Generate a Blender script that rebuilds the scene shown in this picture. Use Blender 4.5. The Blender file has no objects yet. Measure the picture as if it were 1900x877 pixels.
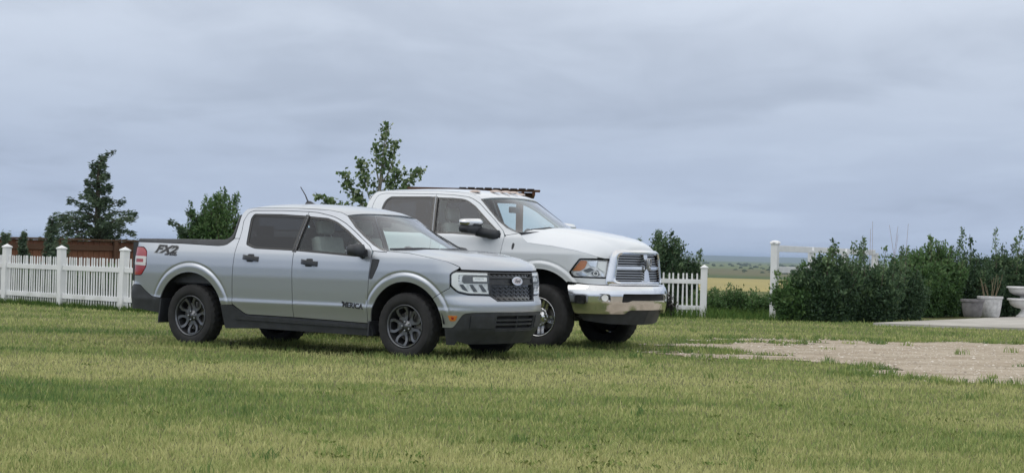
# A lawn on the plains under a grey sky: two parked pickup trucks, a white picket fence and shrubs.
import bpy, bmesh, math, random
from mathutils import Vector, Matrix
from mathutils.geometry import delaunay_2d_cdt
import numpy as np
scene = bpy.context.scene
COL = scene.collection
R = math.radians
# ---------------------------------------------------------------- camera
EYE = 1.172
cam_d = bpy.data.cameras.new('camera'); cam = bpy.data.objects.new('camera', cam_d); COL.objects.link(cam)
cam_d.sensor_width = 36.0; cam_d.lens = 3700/1900*36; cam_d.clip_start = .1; cam_d.clip_end = 60000
cam.matrix_world = Matrix.Translation((0, 0, EYE)) @ Matrix.Rotation(R(90+.497), 4, 'X') @ Matrix.Rotation(R(1.433), 4, 'Z')
scene.camera = cam
# ---------------------------------------------------------------- overcast sky
SUN_EL, SUN_AZ = R(52), R(-62)          # behind the cloud, up to the left and a little behind the camera
world = bpy.data.worlds.new('World'); scene.world = world; world.use_nodes = True
wn, wl = world.node_tree.nodes, world.node_tree.links
for n in list(wn): wn.remove(n)
def wnode(t, **k):
    n = wn.new(t)
    for a, b in k.items(): setattr(n, a, b)
    return n
sky = wnode('ShaderNodeTexSky', sky_type='NISHITA', sun_disc=False, sun_elevation=SUN_EL, sun_rotation=R(180)+SUN_AZ)
tc = wnode('ShaderNodeTexCoord'); sep = wnode('ShaderNodeSeparateXYZ'); wl.new(tc.outputs['Generated'], sep.inputs[0])
def wmath(op, a, b=None, c=None):
    n = wnode('ShaderNodeMath', operation=op)
    for i, v in enumerate((a, b, c)):
        if v is None: continue
        if isinstance(v, (int, float)): n.inputs[i].default_value = v
        else: wl.new(v, n.inputs[i])
    return n.outputs[0]
def wramp(fac, stops, interp='EASE'):
    n = wnode('ShaderNodeValToRGB'); n.color_ramp.interpolation = interp
    e = n.color_ramp.elements
    while len(e) < len(stops): e.new(.5)
    for k, (p, c) in enumerate(stops): e[k].position = p; e[k].color = (*c, 1)
    wl.new(fac, n.inputs[0]); return n.outputs[0]
up = wmath('MAXIMUM', sep.outputs[2], 0.)
# height of the cloud deck seen from below: luminance rises from the horizon to the zenith
grad = wramp(wmath('POWER', up, .5), [(0., (.50, .59, .745)), (.13, (.415, .495, .65)), (.21, (.395, .468, .61)), (.28, (.49, .56, .685)), (.36, (.59, .65, .755)), (.55, (.80, .86, .95)), (1., (1.36, 1.41, 1.48))], 'B_SPLINE')
cmb = wnode('ShaderNodeCombineXYZ'); sc_ = wmath('ADD', up, .10)
wl.new(wmath('DIVIDE', sep.outputs[0], sc_), cmb.inputs[0]); wl.new(wmath('DIVIDE', sep.outputs[1], sc_), cmb.inputs[1])
def wnoise(scale, detail, dist, off):
    m = wnode('ShaderNodeMapping'); m.inputs['Location'].default_value = off; m.inputs['Scale'].default_value = scale
    wl.new(cmb.outputs[0], m.inputs[0])
    n = wnode('ShaderNodeTexNoise'); n.inputs['Scale'].default_value = 1.; n.inputs['Detail'].default_value = detail; n.inputs['Distortion'].default_value = dist; n.inputs['Roughness'].default_value = .5
    wl.new(m.outputs[0], n.inputs['Vector']); return n.outputs[0]
n1 = wnoise((.30, .42, 1), 3, .4, (5.6, 1.7, 0)); n2 = wnoise((1.5, 1.1, 1), 6, .8, (8.2, 4.4, 0))
n3 = wnoise((4.2, 1.9, 1), 6, 1.2, (1.2, 9.4, 0))
cl = wmath('ADD', wmath('ADD', wmath('MULTIPLY', n1, .64), wmath('MULTIPLY', n2, .27)), wmath('MULTIPLY', n3, .09))
cfac = wramp(cl, [(.34, (.80, .81, .83)), (.50, (1., 1., 1.)), (.64, (1.15, 1.14, 1.11))], 'EASE')
mulc = wnode('ShaderNodeMix', data_type='RGBA', blend_type='MULTIPLY'); mulc.inputs[0].default_value = 1.
wl.new(grad, mulc.inputs[6]); wl.new(cfac, mulc.inputs[7])
bg_cloud = wnode('ShaderNodeBackground'); wl.new(mulc.outputs[2], bg_cloud.inputs[0]); bg_cloud.inputs[1].default_value = 1.13
bg_sky = wnode('ShaderNodeBackground'); wl.new(sky.outputs[0], bg_sky.inputs[0]); bg_sky.inputs[1].default_value = .10
mixw = wnode('ShaderNodeMixShader'); mixw.inputs[0].default_value = .94
wl.new(bg_sky.outputs[0], mixw.inputs[1]); wl.new(bg_cloud.outputs[0], mixw.inputs[2])
outw = wnode('ShaderNodeOutputWorld'); wl.new(mixw.outputs[0], outw.inputs[0])
# the sun through the cloud
sun_d = bpy.data.lights.new('sun', 'SUN'); sun_d.energy = .55; sun_d.angle = R(40); sun_d.color = (1., .96, .90)
sun = bpy.data.objects.new('sun', sun_d); COL.objects.link(sun)
sdir = Vector((math.sin(SUN_AZ)*math.cos(SUN_EL), -math.cos(SUN_AZ)*math.cos(SUN_EL), math.sin(SUN_EL)))
sun.rotation_euler = sdir.to_track_quat('Z', 'Y').to_euler()
vs = scene.view_settings; vs.view_transform = 'Standard'; vs.look = 'None'; vs.exposure = 0.; vs.gamma = 1.; vs.use_curve_mapping = False
scene.cycles.max_bounces = 10; scene.cycles.transparent_max_bounces = 24; scene.cycles.glossy_bounces = 5; scene.cycles.transmission_bounces = 6; scene.cycles.diffuse_bounces = 3
scene.cycles.use_denoising = True; scene.cycles.sample_clamp_indirect = 6.; scene.cycles.volume_bounces = 0
# ---------------------------------------------------------------- materials
MATS = {}
class NT:
    def __init__(s, name):
        s.m = bpy.data.materials.new(name); s.m.use_nodes = True; s.n = s.m.node_tree.nodes; s.l = s.m.node_tree.links
        s.bsdf = s.n['Principled BSDF']; s.out = s.n['Material Output']
    def node(s, t, **k):
        n = s.n.new(t)
        for a, b in k.items(): setattr(n, a, b)
        return n
    def link(s, a, b): s.l.new(a, b)
    def put(s, v, sock):
        if hasattr(v, 'is_linked') or isinstance(v, bpy.types.NodeSocket): s.l.new(v, sock)
        else: sock.default_value = v
    def pos(s):
        return s.node('ShaderNodeNewGeometry').outputs['Position']
    def obj(s): return s.node('ShaderNodeTexCoord').outputs['Object']
    def noise(s, vec, scale, detail=4, rough=.55, dist=0.):
        n = s.node('ShaderNodeTexNoise'); s.link(vec, n.inputs['Vector']); n.inputs['Scale'].default_value = scale; n.inputs['Detail'].default_value = detail
        n.inputs['Roughness'].default_value = rough; n.inputs['Distortion'].default_value = dist; return n.outputs[0]
    def scaled(s, vec, sc, loc=(0, 0, 0)):
        m = s.node('ShaderNodeMapping'); s.link(vec, m.inputs[0]); m.inputs['Scale'].default_value = sc; m.inputs['Location'].default_value = loc; return m.outputs[0]
    def ramp(s, fac, stops, interp='LINEAR'):
        n = s.node('ShaderNodeValToRGB'); n.color_ramp.interpolation = interp; e = n.color_ramp.elements
        while len(e) < len(stops): e.new(.5)
        for k, (p, c) in enumerate(stops):
            e[k].position = p; e[k].color = (c, c, c, 1) if isinstance(c, (int, float)) else (*c, 1)
        s.link(fac, n.inputs[0]); return n.outputs[0]
    def mix(s, fac, a, b, mode='MIX'):
        n = s.node('ShaderNodeMix', data_type='RGBA', blend_type=mode)
        for v, i in ((fac, 0), (a, 6), (b, 7)):
            if isinstance(v, (int, float)) and i == 0: n.inputs[0].default_value = v
            elif isinstance(v, tuple): n.inputs[i].default_value = (*v, 1)
            else: s.link(v, n.inputs[i])
        return n.outputs[2]
    def math(s, op, a, b=None, c=None):
        n = s.node('ShaderNodeMath', operation=op)
        for i, v in enumerate((a, b, c)):
            if v is None: continue
            if isinstance(v, (int, float)): n.inputs[i].default_value = v
            else: s.link(v, n.inputs[i])
        return n.outputs[0]
    def sepz(s, vec, i=2):
        n = s.node('ShaderNodeSeparateXYZ'); s.link(vec, n.inputs[0]); return n.outputs[i]
    def bump(s, h, strength=.3, dist=.01):
        b = s.node('ShaderNodeBump'); b.inputs['Strength'].default_value = strength; b.inputs['Distance'].default_value = dist
        s.link(h, b.inputs['Height']); s.link(b.outputs[0], s.bsdf.inputs['Normal'])
    def set(s, **k):
        names = dict(base='Base Color', rough='Roughness', metal='Metallic', coat='Coat Weight', coat_rough='Coat Roughness', spec='Specular IOR Level', sub='Subsurface Weight', trans='Transmission Weight', ior='IOR', sheen='Sheen Weight')
        for a, v in k.items():
            i = s.bsdf.inputs[names[a]]
            if isinstance(v, tuple): v = (*v, 1)
            s.put(v, i)
        return s
def simple(name, base, rough=.5, metal=0., nscale=0., namt=.15, coat=0., bump=0., bscale=60., spec=.5):
    t = NT(name); t.set(rough=rough, metal=metal, coat=coat, spec=spec)
    if nscale:
        n = t.noise(t.obj(), nscale, 5)
        lo = tuple(c*(1-namt) for c in base); hi = tuple(min(1, c*(1+namt)) for c in base)
        t.set(base=t.ramp(n, [(.3, lo), (.7, hi)]))
    else: t.set(base=base)
    if bump: t.bump(t.noise(t.obj(), bscale, 4), bump, .004)
    MATS[name] = t.m; return t.m
def paint(name, base, metal, rough, dust=(.30, .27, .22), dust_hi=.62, dust_amt=.30):
    """coated car paint; road dust on the low panels"""
    t = NT(name); o = t.obj()
    z = t.sepz(o); n = t.noise(o, 5., 6, .6); fl = t.noise(o, 380., 2)
    m = t.math('MULTIPLY', t.ramp(t.math('ADD', z, t.math('MULTIPLY', t.math('SUBTRACT', n, .5), .35)), [(.25, 1.), (dust_hi, .0)]), dust_amt)
    c = t.mix(t.math('MULTIPLY', fl, .25), base, tuple(v*.82 for v in base))
    t.set(base=t.mix(m, c, dust), metal=t.math('MULTIPLY', t.math('SUBTRACT', 1., m), metal), rough=t.math('ADD', rough, t.math('MULTIPLY', m, .35)),
          coat=t.math('MULTIPLY', t.math('SUBTRACT', 1., m), .75), coat_rough=.06)
    MATS[name] = t.m; return t.m
def glass(name, tint, refl=1.35, body=0., bodycol=(.02, .022, .025)):
    t = NT(name); t.n.remove(t.bsdf)
    tr = t.node('ShaderNodeBsdfTransparent'); tr.inputs[0].default_value = (*tint, 1)
    gl = t.node('ShaderNodeBsdfGlossy'); gl.inputs['Roughness'].default_value = .015; gl.inputs[0].default_value = (.93, .95, 1., 1)
    ge = t.node('ShaderNodeNewGeometry'); dt = t.node('ShaderNodeVectorMath', operation='DOT_PRODUCT'); t.link(ge.outputs['Normal'], dt.inputs[0]); t.link(ge.outputs['Incoming'], dt.inputs[1])
    fres = t.math('ADD', .042, t.math('MULTIPLY', .958, t.math('POWER', t.math('SUBTRACT', 1., t.math('MINIMUM', t.math('ABSOLUTE', dt.outputs['Value']), 1.)), 5.)))
    a = tr.outputs[0]
    if body:
        df = t.node('ShaderNodeBsdfDiffuse'); df.inputs[0].default_value = (*bodycol, 1)
        m0 = t.node('ShaderNodeMixShader'); m0.inputs[0].default_value = body; t.link(tr.outputs[0], m0.inputs[1]); t.link(df.outputs[0], m0.inputs[2]); a = m0.outputs[0]
    m = t.node('ShaderNodeMixShader'); t.link(t.math('MINIMUM', t.math('MULTIPLY', fres, refl), 1.), m.inputs[0])
    t.link(a, m.inputs[1]); t.link(gl.outputs[0], m.inputs[2]); t.link(m.outputs[0], t.out.inputs[0])
    MATS[name] = t.m; return t.m
# ---------------------------------------------------------------- objects
def tag(o, label=None, cat=None, group=None, kind=None):
    if label: o['label'] = label
    if cat: o['category'] = cat
    if group: o['group'] = group
    if kind: o['kind'] = kind
    return o
def empty(name, loc=(0, 0, 0), rz=0., label=None, cat=None, group=None):
    o = bpy.data.objects.new(name, None); COL.objects.link(o); o.location = loc; o.rotation_euler = (0, 0, rz); o.empty_display_size = .2
    return tag(o, label, cat, group)
def mk(name, V, F, mat, parent=None, smooth=False, label=None):
    me = bpy.data.meshes.new(name)
    me.from_pydata([tuple(map(float, v)) for v in V], [], [tuple(map(int, f)) for f in F])
    if smooth: me.polygons.foreach_set('use_smooth', [True]*len(me.polygons))
    me.update()
    if mat is not None: me.materials.append(MATS[mat] if isinstance(mat, str) else mat)
    o = bpy.data.objects.new(name, me); COL.objects.link(o)
    if parent is not None: o.parent = parent
    if label: o['label'] = label
    return o
def share(name, me, parent=None, loc=(0, 0, 0), rot=(0, 0, 0), scale=(1, 1, 1)):
    o = bpy.data.objects.new(name, me); COL.objects.link(o); o.location = loc; o.rotation_euler = rot; o.scale = scale
    if parent is not None: o.parent = parent
    return o
def copy_tree(o, parent=None):
    c = o.copy(); COL.objects.link(c); c.parent = parent
    for ch in list(o.children): copy_tree(ch, c)
    return c
class MB:
    """collects simple solids into one mesh"""
    def __init__(s): s.v = []; s.f = []
    def add(s, V, F):
        k = len(s.v); s.v += [tuple(v) for v in V]; s.f += [tuple(i+k for i in f) for f in F]; return s
    def box(s, c, d, bev=0., rot=None):
        bm = bmesh.new(); bmesh.ops.create_cube(bm, size=1.)
        bmesh.ops.scale(bm, vec=d, verts=bm.verts)
        if bev: bmesh.ops.bevel(bm, geom=bm.edges[:], offset=bev, segments=2, profile=.6, affect='EDGES')
        if rot is not None: bmesh.ops.rotate(bm, cent=(0, 0, 0), matrix=rot, verts=bm.verts)
        bm.verts.index_update()
        s.add([v.co+Vector(c) for v in bm.verts], [[v.index for v in f.verts] for f in bm.faces]); bm.free(); return s
    def tube(s, pts, r, n=8, cap=True):
        pts = [Vector(p) for p in pts]; rr = r if isinstance(r, (list, tuple)) else [r]*len(pts)
        k = len(s.v); ref = None
        for i, p in enumerate(pts):
            d = (pts[min(i+1, len(pts)-1)]-pts[max(i-1, 0)]).normalized()
            if ref is None: ref = d.orthogonal().normalized()
            else:
                ref = (ref-d*ref.dot(d)); ref = ref.normalized() if ref.length > 1e-6 else d.orthogonal().normalized()
            b = d.cross(ref)
            for j in range(n):
                t = 2*math.pi*j/n; s.v.append(tuple(p+(ref*math.cos(t)+b*math.sin(t))*rr[i]))
        for i in range(len(pts)-1):
            for j in range(n): s.f.append((k+i*n+j, k+i*n+(j+1) % n, k+(i+1)*n+(j+1) % n, k+(i+1)*n+j))
        if cap:
            s.f.append(tuple(k+j for j in reversed(range(n)))); s.f.append(tuple(k+(len(pts)-1)*n+j for j in range(n)))
        return s
    def lathe(s, prof, n=48, axis='z', c=(0, 0, 0), close=False, mod=None):
        k = len(s.v); m = len(prof)
        for i in range(n):
            t = 2*math.pi*i/n; ct, st = math.cos(t), math.sin(t)
            for j, (r, h) in enumerate(prof):
                if mod: r = mod(i, j, r)
                p = (r*ct, r*st, h) if axis == 'z' else (r*ct, h, -r*st)
                s.v.append((p[0]+c[0], p[1]+c[1], p[2]+c[2]))
        for i in range(n):
            i2 = (i+1) % n
            for j in range(m-1 if not close else m):
                j2 = (j+1) % m
                s.f.append((k+i*m+j, k+i2*m+j, k+i2*m+j2, k+i*m+j2))
        return s
    def build(s, name, mat, parent=None, smooth=False, label=None):
        return mk(name, s.v, s.f, mat, parent, smooth, label)
def smooth_by_angle(o, deg=35):
    me = o.data; bm = bmesh.new(); bm.from_mesh(me)
    for f in bm.faces: f.smooth = True
    for e in bm.edges:
        if len(e.link_faces) == 2 and e.calc_face_angle(0) > R(deg): e.smooth = False
    bm.to_mesh(me); bm.free(); return o
def recalc(o):
    bm = bmesh.new(); bm.from_mesh(o.data); bmesh.ops.recalc_face_normals(bm, faces=bm.faces); bm.to_mesh(o.data); bm.free(); return o
# ---------------------------------------------------------------- flat outlines bent onto a surface
def rp(pts, n=5):
    """polygon with rounded corners: (a, b[, radius])"""
    out = []; m = len(pts)
    for i in range(m):
        p = np.array(pts[i][:2], float); r = pts[i][2] if len(pts[i]) > 2 else 0.
        if r <= 0: out.append(p); continue
        a = np.array(pts[i-1][:2], float)-p; b = np.array(pts[(i+1) % m][:2], float)-p
        la, lb = np.linalg.norm(a), np.linalg.norm(b); q = min(r, la*.45, lb*.45)
        A, B = p+a/la*q, p+b/lb*q
        for k in range(n+1):
            t = k/n; out.append((1-t)**2*A+2*t*(1-t)*p+t*t*B)
    return np.array(out)
def arc(cx, cz, r, t0, t1, n=28):
    return [(cx+r*math.cos(R(t0+(t1-t0)*k/n)), cz+r*math.sin(R(t0+(t1-t0)*k/n))) for k in range(n+1)]
def area2(P): return np.sum(P[:, 0]*np.roll(P[:, 1], -1)-np.roll(P[:, 0], -1)*P[:, 1])/2
def shrink(P, d):
    P = np.asarray(P, float)
    e = np.roll(P, -1, 0)-P; L = np.linalg.norm(e, axis=1); P = P[L > 1e-5]
    if area2(P) < 0: P = P[::-1]
    e1 = np.roll(P, -1, 0)-P; e0 = P-np.roll(P, 1, 0)
    n1 = np.stack([-e1[:, 1], e1[:, 0]], 1); n0 = np.stack([-e0[:, 1], e0[:, 0]], 1)
    n1 /= np.linalg.norm(n1, axis=1)[:, None]; n0 /= np.linalg.norm(n0, axis=1)[:, None]
    b = n0+n1; b /= np.maximum(np.linalg.norm(b, axis=1), .2)[:, None]; k = np.clip(np.sum(b*n1, 1), .5, 1)
    return P+b*(d/k)[:, None]
def densify(P, h):
    out = []
    for i in range(len(P)):
        a, b = P[i], P[(i+1) % len(P)]; k = max(1, int(math.ceil(np.linalg.norm(b-a)/h)))
        for j in range(k): out.append(a+(b-a)*j/k)
    return np.array(out)
def inside(Q, P):
    x, y = Q[:, 0], Q[:, 1]; r = np.zeros(len(Q), bool); n = len(P)
    for i in range(n):
        x0, y0 = P[i]; x1, y1 = P[(i+1) % n]
        if y0 == y1: continue
        c = ((y0 > y) != (y1 > y)); r ^= c & (x < (x1-x0)*(y-y0)/(y1-y0)+x0)
    return r
def dist_poly(Q, P):
    d = np.full(len(Q), 1e9)
    for i in range(len(P)):
        a = P[i]; b = P[(i+1) % len(P)]; ab = b-a; t = np.clip(((Q-a)@ab)/max(ab@ab, 1e-12), 0, 1)
        d = np.minimum(d, np.linalg.norm(Q-(a+t[:, None]*ab), axis=1))
    return d
def tri_panel(outline, h=.03, holes=(), hy=None, rings=()):
    P = densify(np.asarray(outline, float), h); Hs = [densify(np.asarray(q, float), h) for q in holes]
    hy = hy or h
    gx = np.arange(P[:, 0].min()+h*.5, P[:, 0].max(), h); gy = np.arange(P[:, 1].min()+hy*.5, P[:, 1].max(), hy)
    pts = [P]; edges = []; k = 0
    for L in [P]+Hs:
        n = len(L); edges += [(k+i, k+(i+1) % n) for i in range(n)]; k += n
    pts = [P]+Hs
    if len(gx) and len(gy):
        G = np.stack(np.meshgrid(gx, gy), -1).reshape(-1, 2)
        for (cx, cz, ra, rb) in rings:      # finer rings of points round a wheel arch
            q = np.hypot(G[:, 0]-cx, G[:, 1]-cz); G = G[(q < ra) | (q > rb)]
            n_ = int(2*math.pi*rb/.022)
            for r_ in np.arange(ra+.005, rb, .008): t_ = 2*math.pi*np.arange(n_)/n_; G = np.concatenate([G, np.stack([cx+r_*np.cos(t_), cz+r_*np.sin(t_)], -1)])
        keep = inside(G, P)
        for q in Hs: keep &= ~inside(G, q)
        G = G[keep]
        if len(G):
            d = dist_poly(G, P)
            for q in Hs: d = np.minimum(d, dist_poly(G, q))
            G = G[d > min(h, hy)*(.45 if not rings else .2)]
        pts.append(G)
    A = np.concatenate(pts)
    v, e, f, *_ = delaunay_2d_cdt([Vector(p) for p in A], edges, [], 0, 1e-5)
    V = np.array([(p.x, p.y) for p in v]); f = [t for t in f if len(t) == 3]
    C = np.array([V[list(t)].mean(0) for t in f])
    keep = inside(C, P)
    for q in Hs: keep &= ~inside(C, q)
    return V, [t for t, k2 in zip(f, keep) if k2]
def panel(name, outline, fmap, mat, parent, h=.03, holes=(), rim=.018, gap=0., hy=None, center=None, label=None, smooth=True, rings=()):
    O = np.asarray(outline, float)
    if gap: O = shrink(O, gap)
    Hs = [shrink(q, -gap) if gap else np.asarray(q, float) for q in holes]
    V2, F = tri_panel(O, h, Hs, hy, rings)
    P = fmap(V2[:, 0], V2[:, 1]); F = np.array(F)
    fn = np.cross(P[F[:, 1]]-P[F[:, 0]], P[F[:, 2]]-P[F[:, 0]])
    c = np.array(center if center is not None else CENTER)
    if np.sum(fn*(P[F].mean(1)-c)) < 0: F = F[:, ::-1]; fn = -fn
    vn = np.zeros_like(P)
    for k in range(3): np.add.at(vn, F[:, k], fn)
    vn /= np.maximum(np.linalg.norm(vn, axis=1), 1e-12)[:, None]
    VV = [tuple(p) for p in P]; FF = [tuple(t) for t in F]
    NN = None
    if smooth:      # shading normals straight from the surface
        e = .003; A, B = V2[:, 0], V2[:, 1]
        an = np.cross(fmap(A+e, B)-fmap(A-e, B), fmap(A, B+e)-fmap(A, B-e)); ln = np.linalg.norm(an, axis=1)
        an = np.where((ln > 1e-12)[:, None], an/np.maximum(ln, 1e-12)[:, None], vn); an *= np.where(np.sum(an*vn, 1) < 0, -1., 1.)[:, None]
        NN = [tuple(q) for q in an]
    if rim:
        cnt = {}
        for t in F:
            for i, j in ((t[0], t[1]), (t[1], t[2]), (t[2], t[0])):
                if (j, i) in cnt: del cnt[(j, i)]
                else: cnt[(i, j)] = 1
        mp = {}; rn = {}
        for (i, j) in cnt:
            d = np.cross(P[j]-P[i], vn[i]); d = d/max(np.linalg.norm(d), 1e-9)
            for q in (i, j):
                rn[q] = rn.get(q, 0)+d
                if q not in mp:
                    mp[q] = len(VV); VV.append(tuple(P[q])); VV.append(tuple(P[q]-vn[q]*rim))
                    if NN is not None: NN += [q, q]
        if NN is not None:
            for k in range(len(P), len(NN)): d = rn[NN[k]]; NN[k] = tuple(d/max(np.linalg.norm(d), 1e-9))
        for (i, j) in cnt: FF.append((mp[j], mp[i], mp[i]+1, mp[j]+1))
    o = mk(name, VV, FF, mat, parent, smooth, label)
    if NN is not None: o.data.normals_split_custom_set_from_vertices(NN)
    return o
def text_mesh(body, size, shear=0., extrude=.004, bold=0., space=1.):
    cu = bpy.data.curves.new('lettering', 'FONT'); cu.body = body; cu.size = size; cu.shear = shear; cu.extrude = extrude; cu.offset = bold; cu.space_character = space
    cu.align_x = 'CENTER'; cu.align_y = 'CENTER'; cu.resolution_u = 3
    o = bpy.data.objects.new('lettering', cu); COL.objects.link(o)
    me = bpy.data.meshes.new_from_object(o.evaluated_get(bpy.context.evaluated_depsgraph_get()))
    V = np.array([v.co for v in me.vertices]); F = [tuple(p.vertices) for p in me.polygons]
    bpy.data.objects.remove(o); bpy.data.curves.remove(cu); bpy.data.meshes.remove(me)
    return V, F
CENTER = (1.4, 0, .9)
# ---------------------------------------------------------------- vehicle body surfaces (pure maths)
import numpy as np
def catmull(pts, n=24):
    P = [np.array(p, float) for p in pts]
    P = [2*P[0]-P[1]] + P + [2*P[-1]-P[-2]]
    out = []
    for i in range(1, len(P)-2):
        p0, p1, p2, p3 = P[i-1], P[i], P[i+1], P[i+2]
        d0 = max(np.linalg.norm(p1-p0), 1e-6)**.5; d1 = max(np.linalg.norm(p2-p1), 1e-6)**.5; d2 = max(np.linalg.norm(p3-p2), 1e-6)**.5
        m1 = (p1-p0)/d0-(p2-p0)/(d0+d1)+(p2-p1)/d1; m2 = (p2-p1)/d1-(p3-p1)/(d1+d2)+(p3-p2)/d2
        m1 = m1*d1; m2 = m2*d1
        for k in range(n):
            t = k/n
            out.append((2*t**3-3*t*t+1)*p1+(t**3-2*t*t+t)*m1+(-2*t**3+3*t*t)*p2+(t**3-t*t)*m2)
    out.append(P[-2])
    return np.array(out)
class Table:
    """smoothed 1-D profile"""
    def __init__(s, pts, sm=.012):
        x = np.array([p[0] for p in pts]); y = np.array([p[1] for p in pts])
        s.g = np.arange(x[0]-.3, x[-1]+.3, .004)
        lo = y[0]+(s.g-x[0])*(y[1]-y[0])/(x[1]-x[0]); hi = y[-1]+(s.g-x[-1])*(y[-1]-y[-2])/(x[-1]-x[-2])
        v = np.interp(s.g, x, y); v = np.where(s.g < x[0], lo, v); v = np.where(s.g > x[-1], hi, v)
        k = np.exp(-.5*(np.arange(-30, 31)*.004/sm)**2); k /= k.sum()
        s.v = np.convolve(np.pad(v, 30, mode='edge'), k, mode='valid')
    def __call__(s, x): return np.interp(x, s.g, s.v)
class Path:
    """plan outline of a half body: a = x on the flank, arc length round the corners"""
    def __init__(s, pts, x0):
        P = catmull(pts, 30); L = np.concatenate([[0], np.cumsum(np.linalg.norm(np.diff(P, axis=0), axis=1))])
        i = np.argmin(np.abs(P[:, 0]-x0)+10*(P[:, 1] < .6)); s.a = L-L[i]+P[i, 0]; s.P = P
        T = np.gradient(P, axis=0); T /= np.linalg.norm(T, axis=1)[:, None]; s.N = np.stack([-T[:, 1], T[:, 0]], 1)
        c = s.N[i]
        if c[1] < 0: s.N = -s.N
        s.amin, s.amax = s.a[0], s.a[-1]
    def __call__(s, a):
        g = lambda c: np.interp(a, s.a, c)
        return g(s.P[:, 0]), g(s.P[:, 1]), g(s.N[:, 0]), g(s.N[:, 1])
def sstep(e0, e1, x):
    t = np.clip((x-e0)/(e1-e0), 0, 1); return t*t*(3-2*t)
class Skin:
    def __init__(s, path, side, front=None, rear=None, wf=(0, 1), wr=(-1, 0), arches=(), base=0.):
        s.path, s.side, s.front, s.rear, s.wf, s.wr, s.arches, s.base = path, side, front, rear, wf, wr, arches, base
    def __call__(s, a, z, off=0.):
        a = np.asarray(a, float); z = np.asarray(z, float)
        x, y, nx, ny = s.path(a)
        d = s.side(z)-s.base
        if s.front is not None:
            w = sstep(s.wf[0], s.wf[1], a); d = d*(1-w)+s.front(z)*w
        if s.rear is not None:
            w = sstep(s.wr[1], s.wr[0], a); d = d*(1-w)+s.rear(z)*w
        for (cx, cz, r0, r1, h) in s.arches:
            r = np.hypot(a-cx, z-cz)
            tp = .45+.55*sstep(cz+.05, cz+.42, z)       # the lip stands out most over the wheel
            m = sstep(.30, .55, z)*tp
            lip = sstep(r1+.004, r1-.034, r)*(1-.5*sstep(r1-.035, r0, r))
            d = d+m*(h*lip-.005*np.exp(-((r-r1-.006)/.013)**2))
        d = d+off
        return np.stack([x+nx*d, y+ny*d, z+0*x], -1)
# silver truck (x from the rear axle)
MP = Path([(-1.08, 0), (-1.065, .5), (-1.02, .74), (-.93, .86), (-.76, .908), (-.45, .921), (0, .922), (1.5, .922), (3.0, .922), (3.32, .916), (3.54, .891), (3.69, .83), (3.785, .72), (3.85, .56), (3.93, .30), (3.96, 0)], 1.5)
MS = Table([(.2, .845), (.37, .874), (.45, .891), (.555, .916), (.572, .908), (.7, .916), (.84, .923), (.95, .922), (1.04, .912), (1.10, .899), (1.14, .883), (1.18, .866), (1.30, .800), (1.45, .712), (1.57, .640), (1.63, .602)])
MF = Table([(.18, -.11), (.25, -.07), (.34, -.01), (.45, .01), (.54, .022), (.62, .022), (.67, .006), (.70, -.02), (.85, -.028), (.95, -.045), (1.0, -.07), (1.05, -.1)])
MR = Table([(.2, -.06), (.38, .02), (.6, .045), (.68, .02), (.72, -.01), (1.2, -.03), (1.3, -.04)])
MSKIN = Skin(MP, MS, MF, MR, (3.42, 4.0), (-1.15, -.72), [(0, .37, .495, .598, .009), (3.085, .37, .47, .568, .009)], .922)
# white truck (x from the front axle)
RP = Path([(-4.62, 0), (-4.61, .7), (-4.57, .90), (-4.44, .97), (-4.2, .985), (-3.6, .99), (-2, .99), (-.2, .99), (.25, .985), (.48, .965), (.64, .905), (.74, .80), (.81, .64), (.85, .4), (.87, 0)], -2)
RS = Table([(.40, .925), (.55, .950), (.7, .966), (.9, .978), (1.05, .984), (1.19, .990), (1.205, .984), (1.26, .968), (1.33, .952), (1.385, .936), (1.42, .913), (1.6, .838), (1.8, .750), (1.90, .702), (1.95, .67)])
RF = Table([(.7, .03), (.85, .025), (.93, .01), (1.1, -.02), (1.2, -.05), (1.3, -.09)])
RSKIN = Skin(RP, RS, RF, None, (.35, 1.0), (-6, -5), [(0., .42, .585, .675, .015), (-3.57, .42, .585, .675, .015)], .99)
# ---------------------------------------------------------------- ground
rng = np.random.default_rng(7)
def vnoise(x, y, seed=0):
    """smooth value noise in the plane"""
    xi = np.floor(x).astype(np.int64); yi = np.floor(y).astype(np.int64); fx = x-xi; fy = y-yi
    def h(a, b):
        n = (a*374761393+b*668265263+seed*1442695041) & 0xffffffff; n = ((n ^ (n >> 13))*1274126177) & 0xffffffff
        return ((n ^ (n >> 16)) & 0xffff)/65535.
    u = fx*fx*(3-2*fx); v = fy*fy*(3-2*fy)
    return (h(xi, yi)*(1-u)+h(xi+1, yi)*u)*(1-v)+(h(xi, yi+1)*(1-u)+h(xi+1, yi+1)*u)*v
def fbm(x, y, seed=0, oct=4):
    s = 0; a = .5; t = 0
    for k in range(oct): s = s+a*vnoise(x*2**k, y*2**k, seed+k); t += a; a *= .5
    return s/t
def terrain(x, y):
    d = np.clip(y-46, 0, None)+np.clip(np.abs(x)-30, 0, None)*.6
    z = -9.*sstep(0, 420, d)*1.0
    return z+np.where(y > 120, (fbm(x/300, y/300, 5)-.5)*3.*sstep(120, 900, y), 0)
GRAV = np.array([(1.5, 26.8), (2.1, 27.95), (3.0, 28.8), (4.0, 29.7), (5.3, 29.8), (6.7, 30.3), (9, 30.2), (16, 29.5), (18, 17.0), (9., 18.2), (6.5, 18.7), (5.2, 19.6), (4.55, 19.9), (4.1, 20.4), (3.68, 22.1), (3.1, 23.0), (2.3, 23.5), (2.0, 24.3), (2.1, 25.6)])
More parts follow.
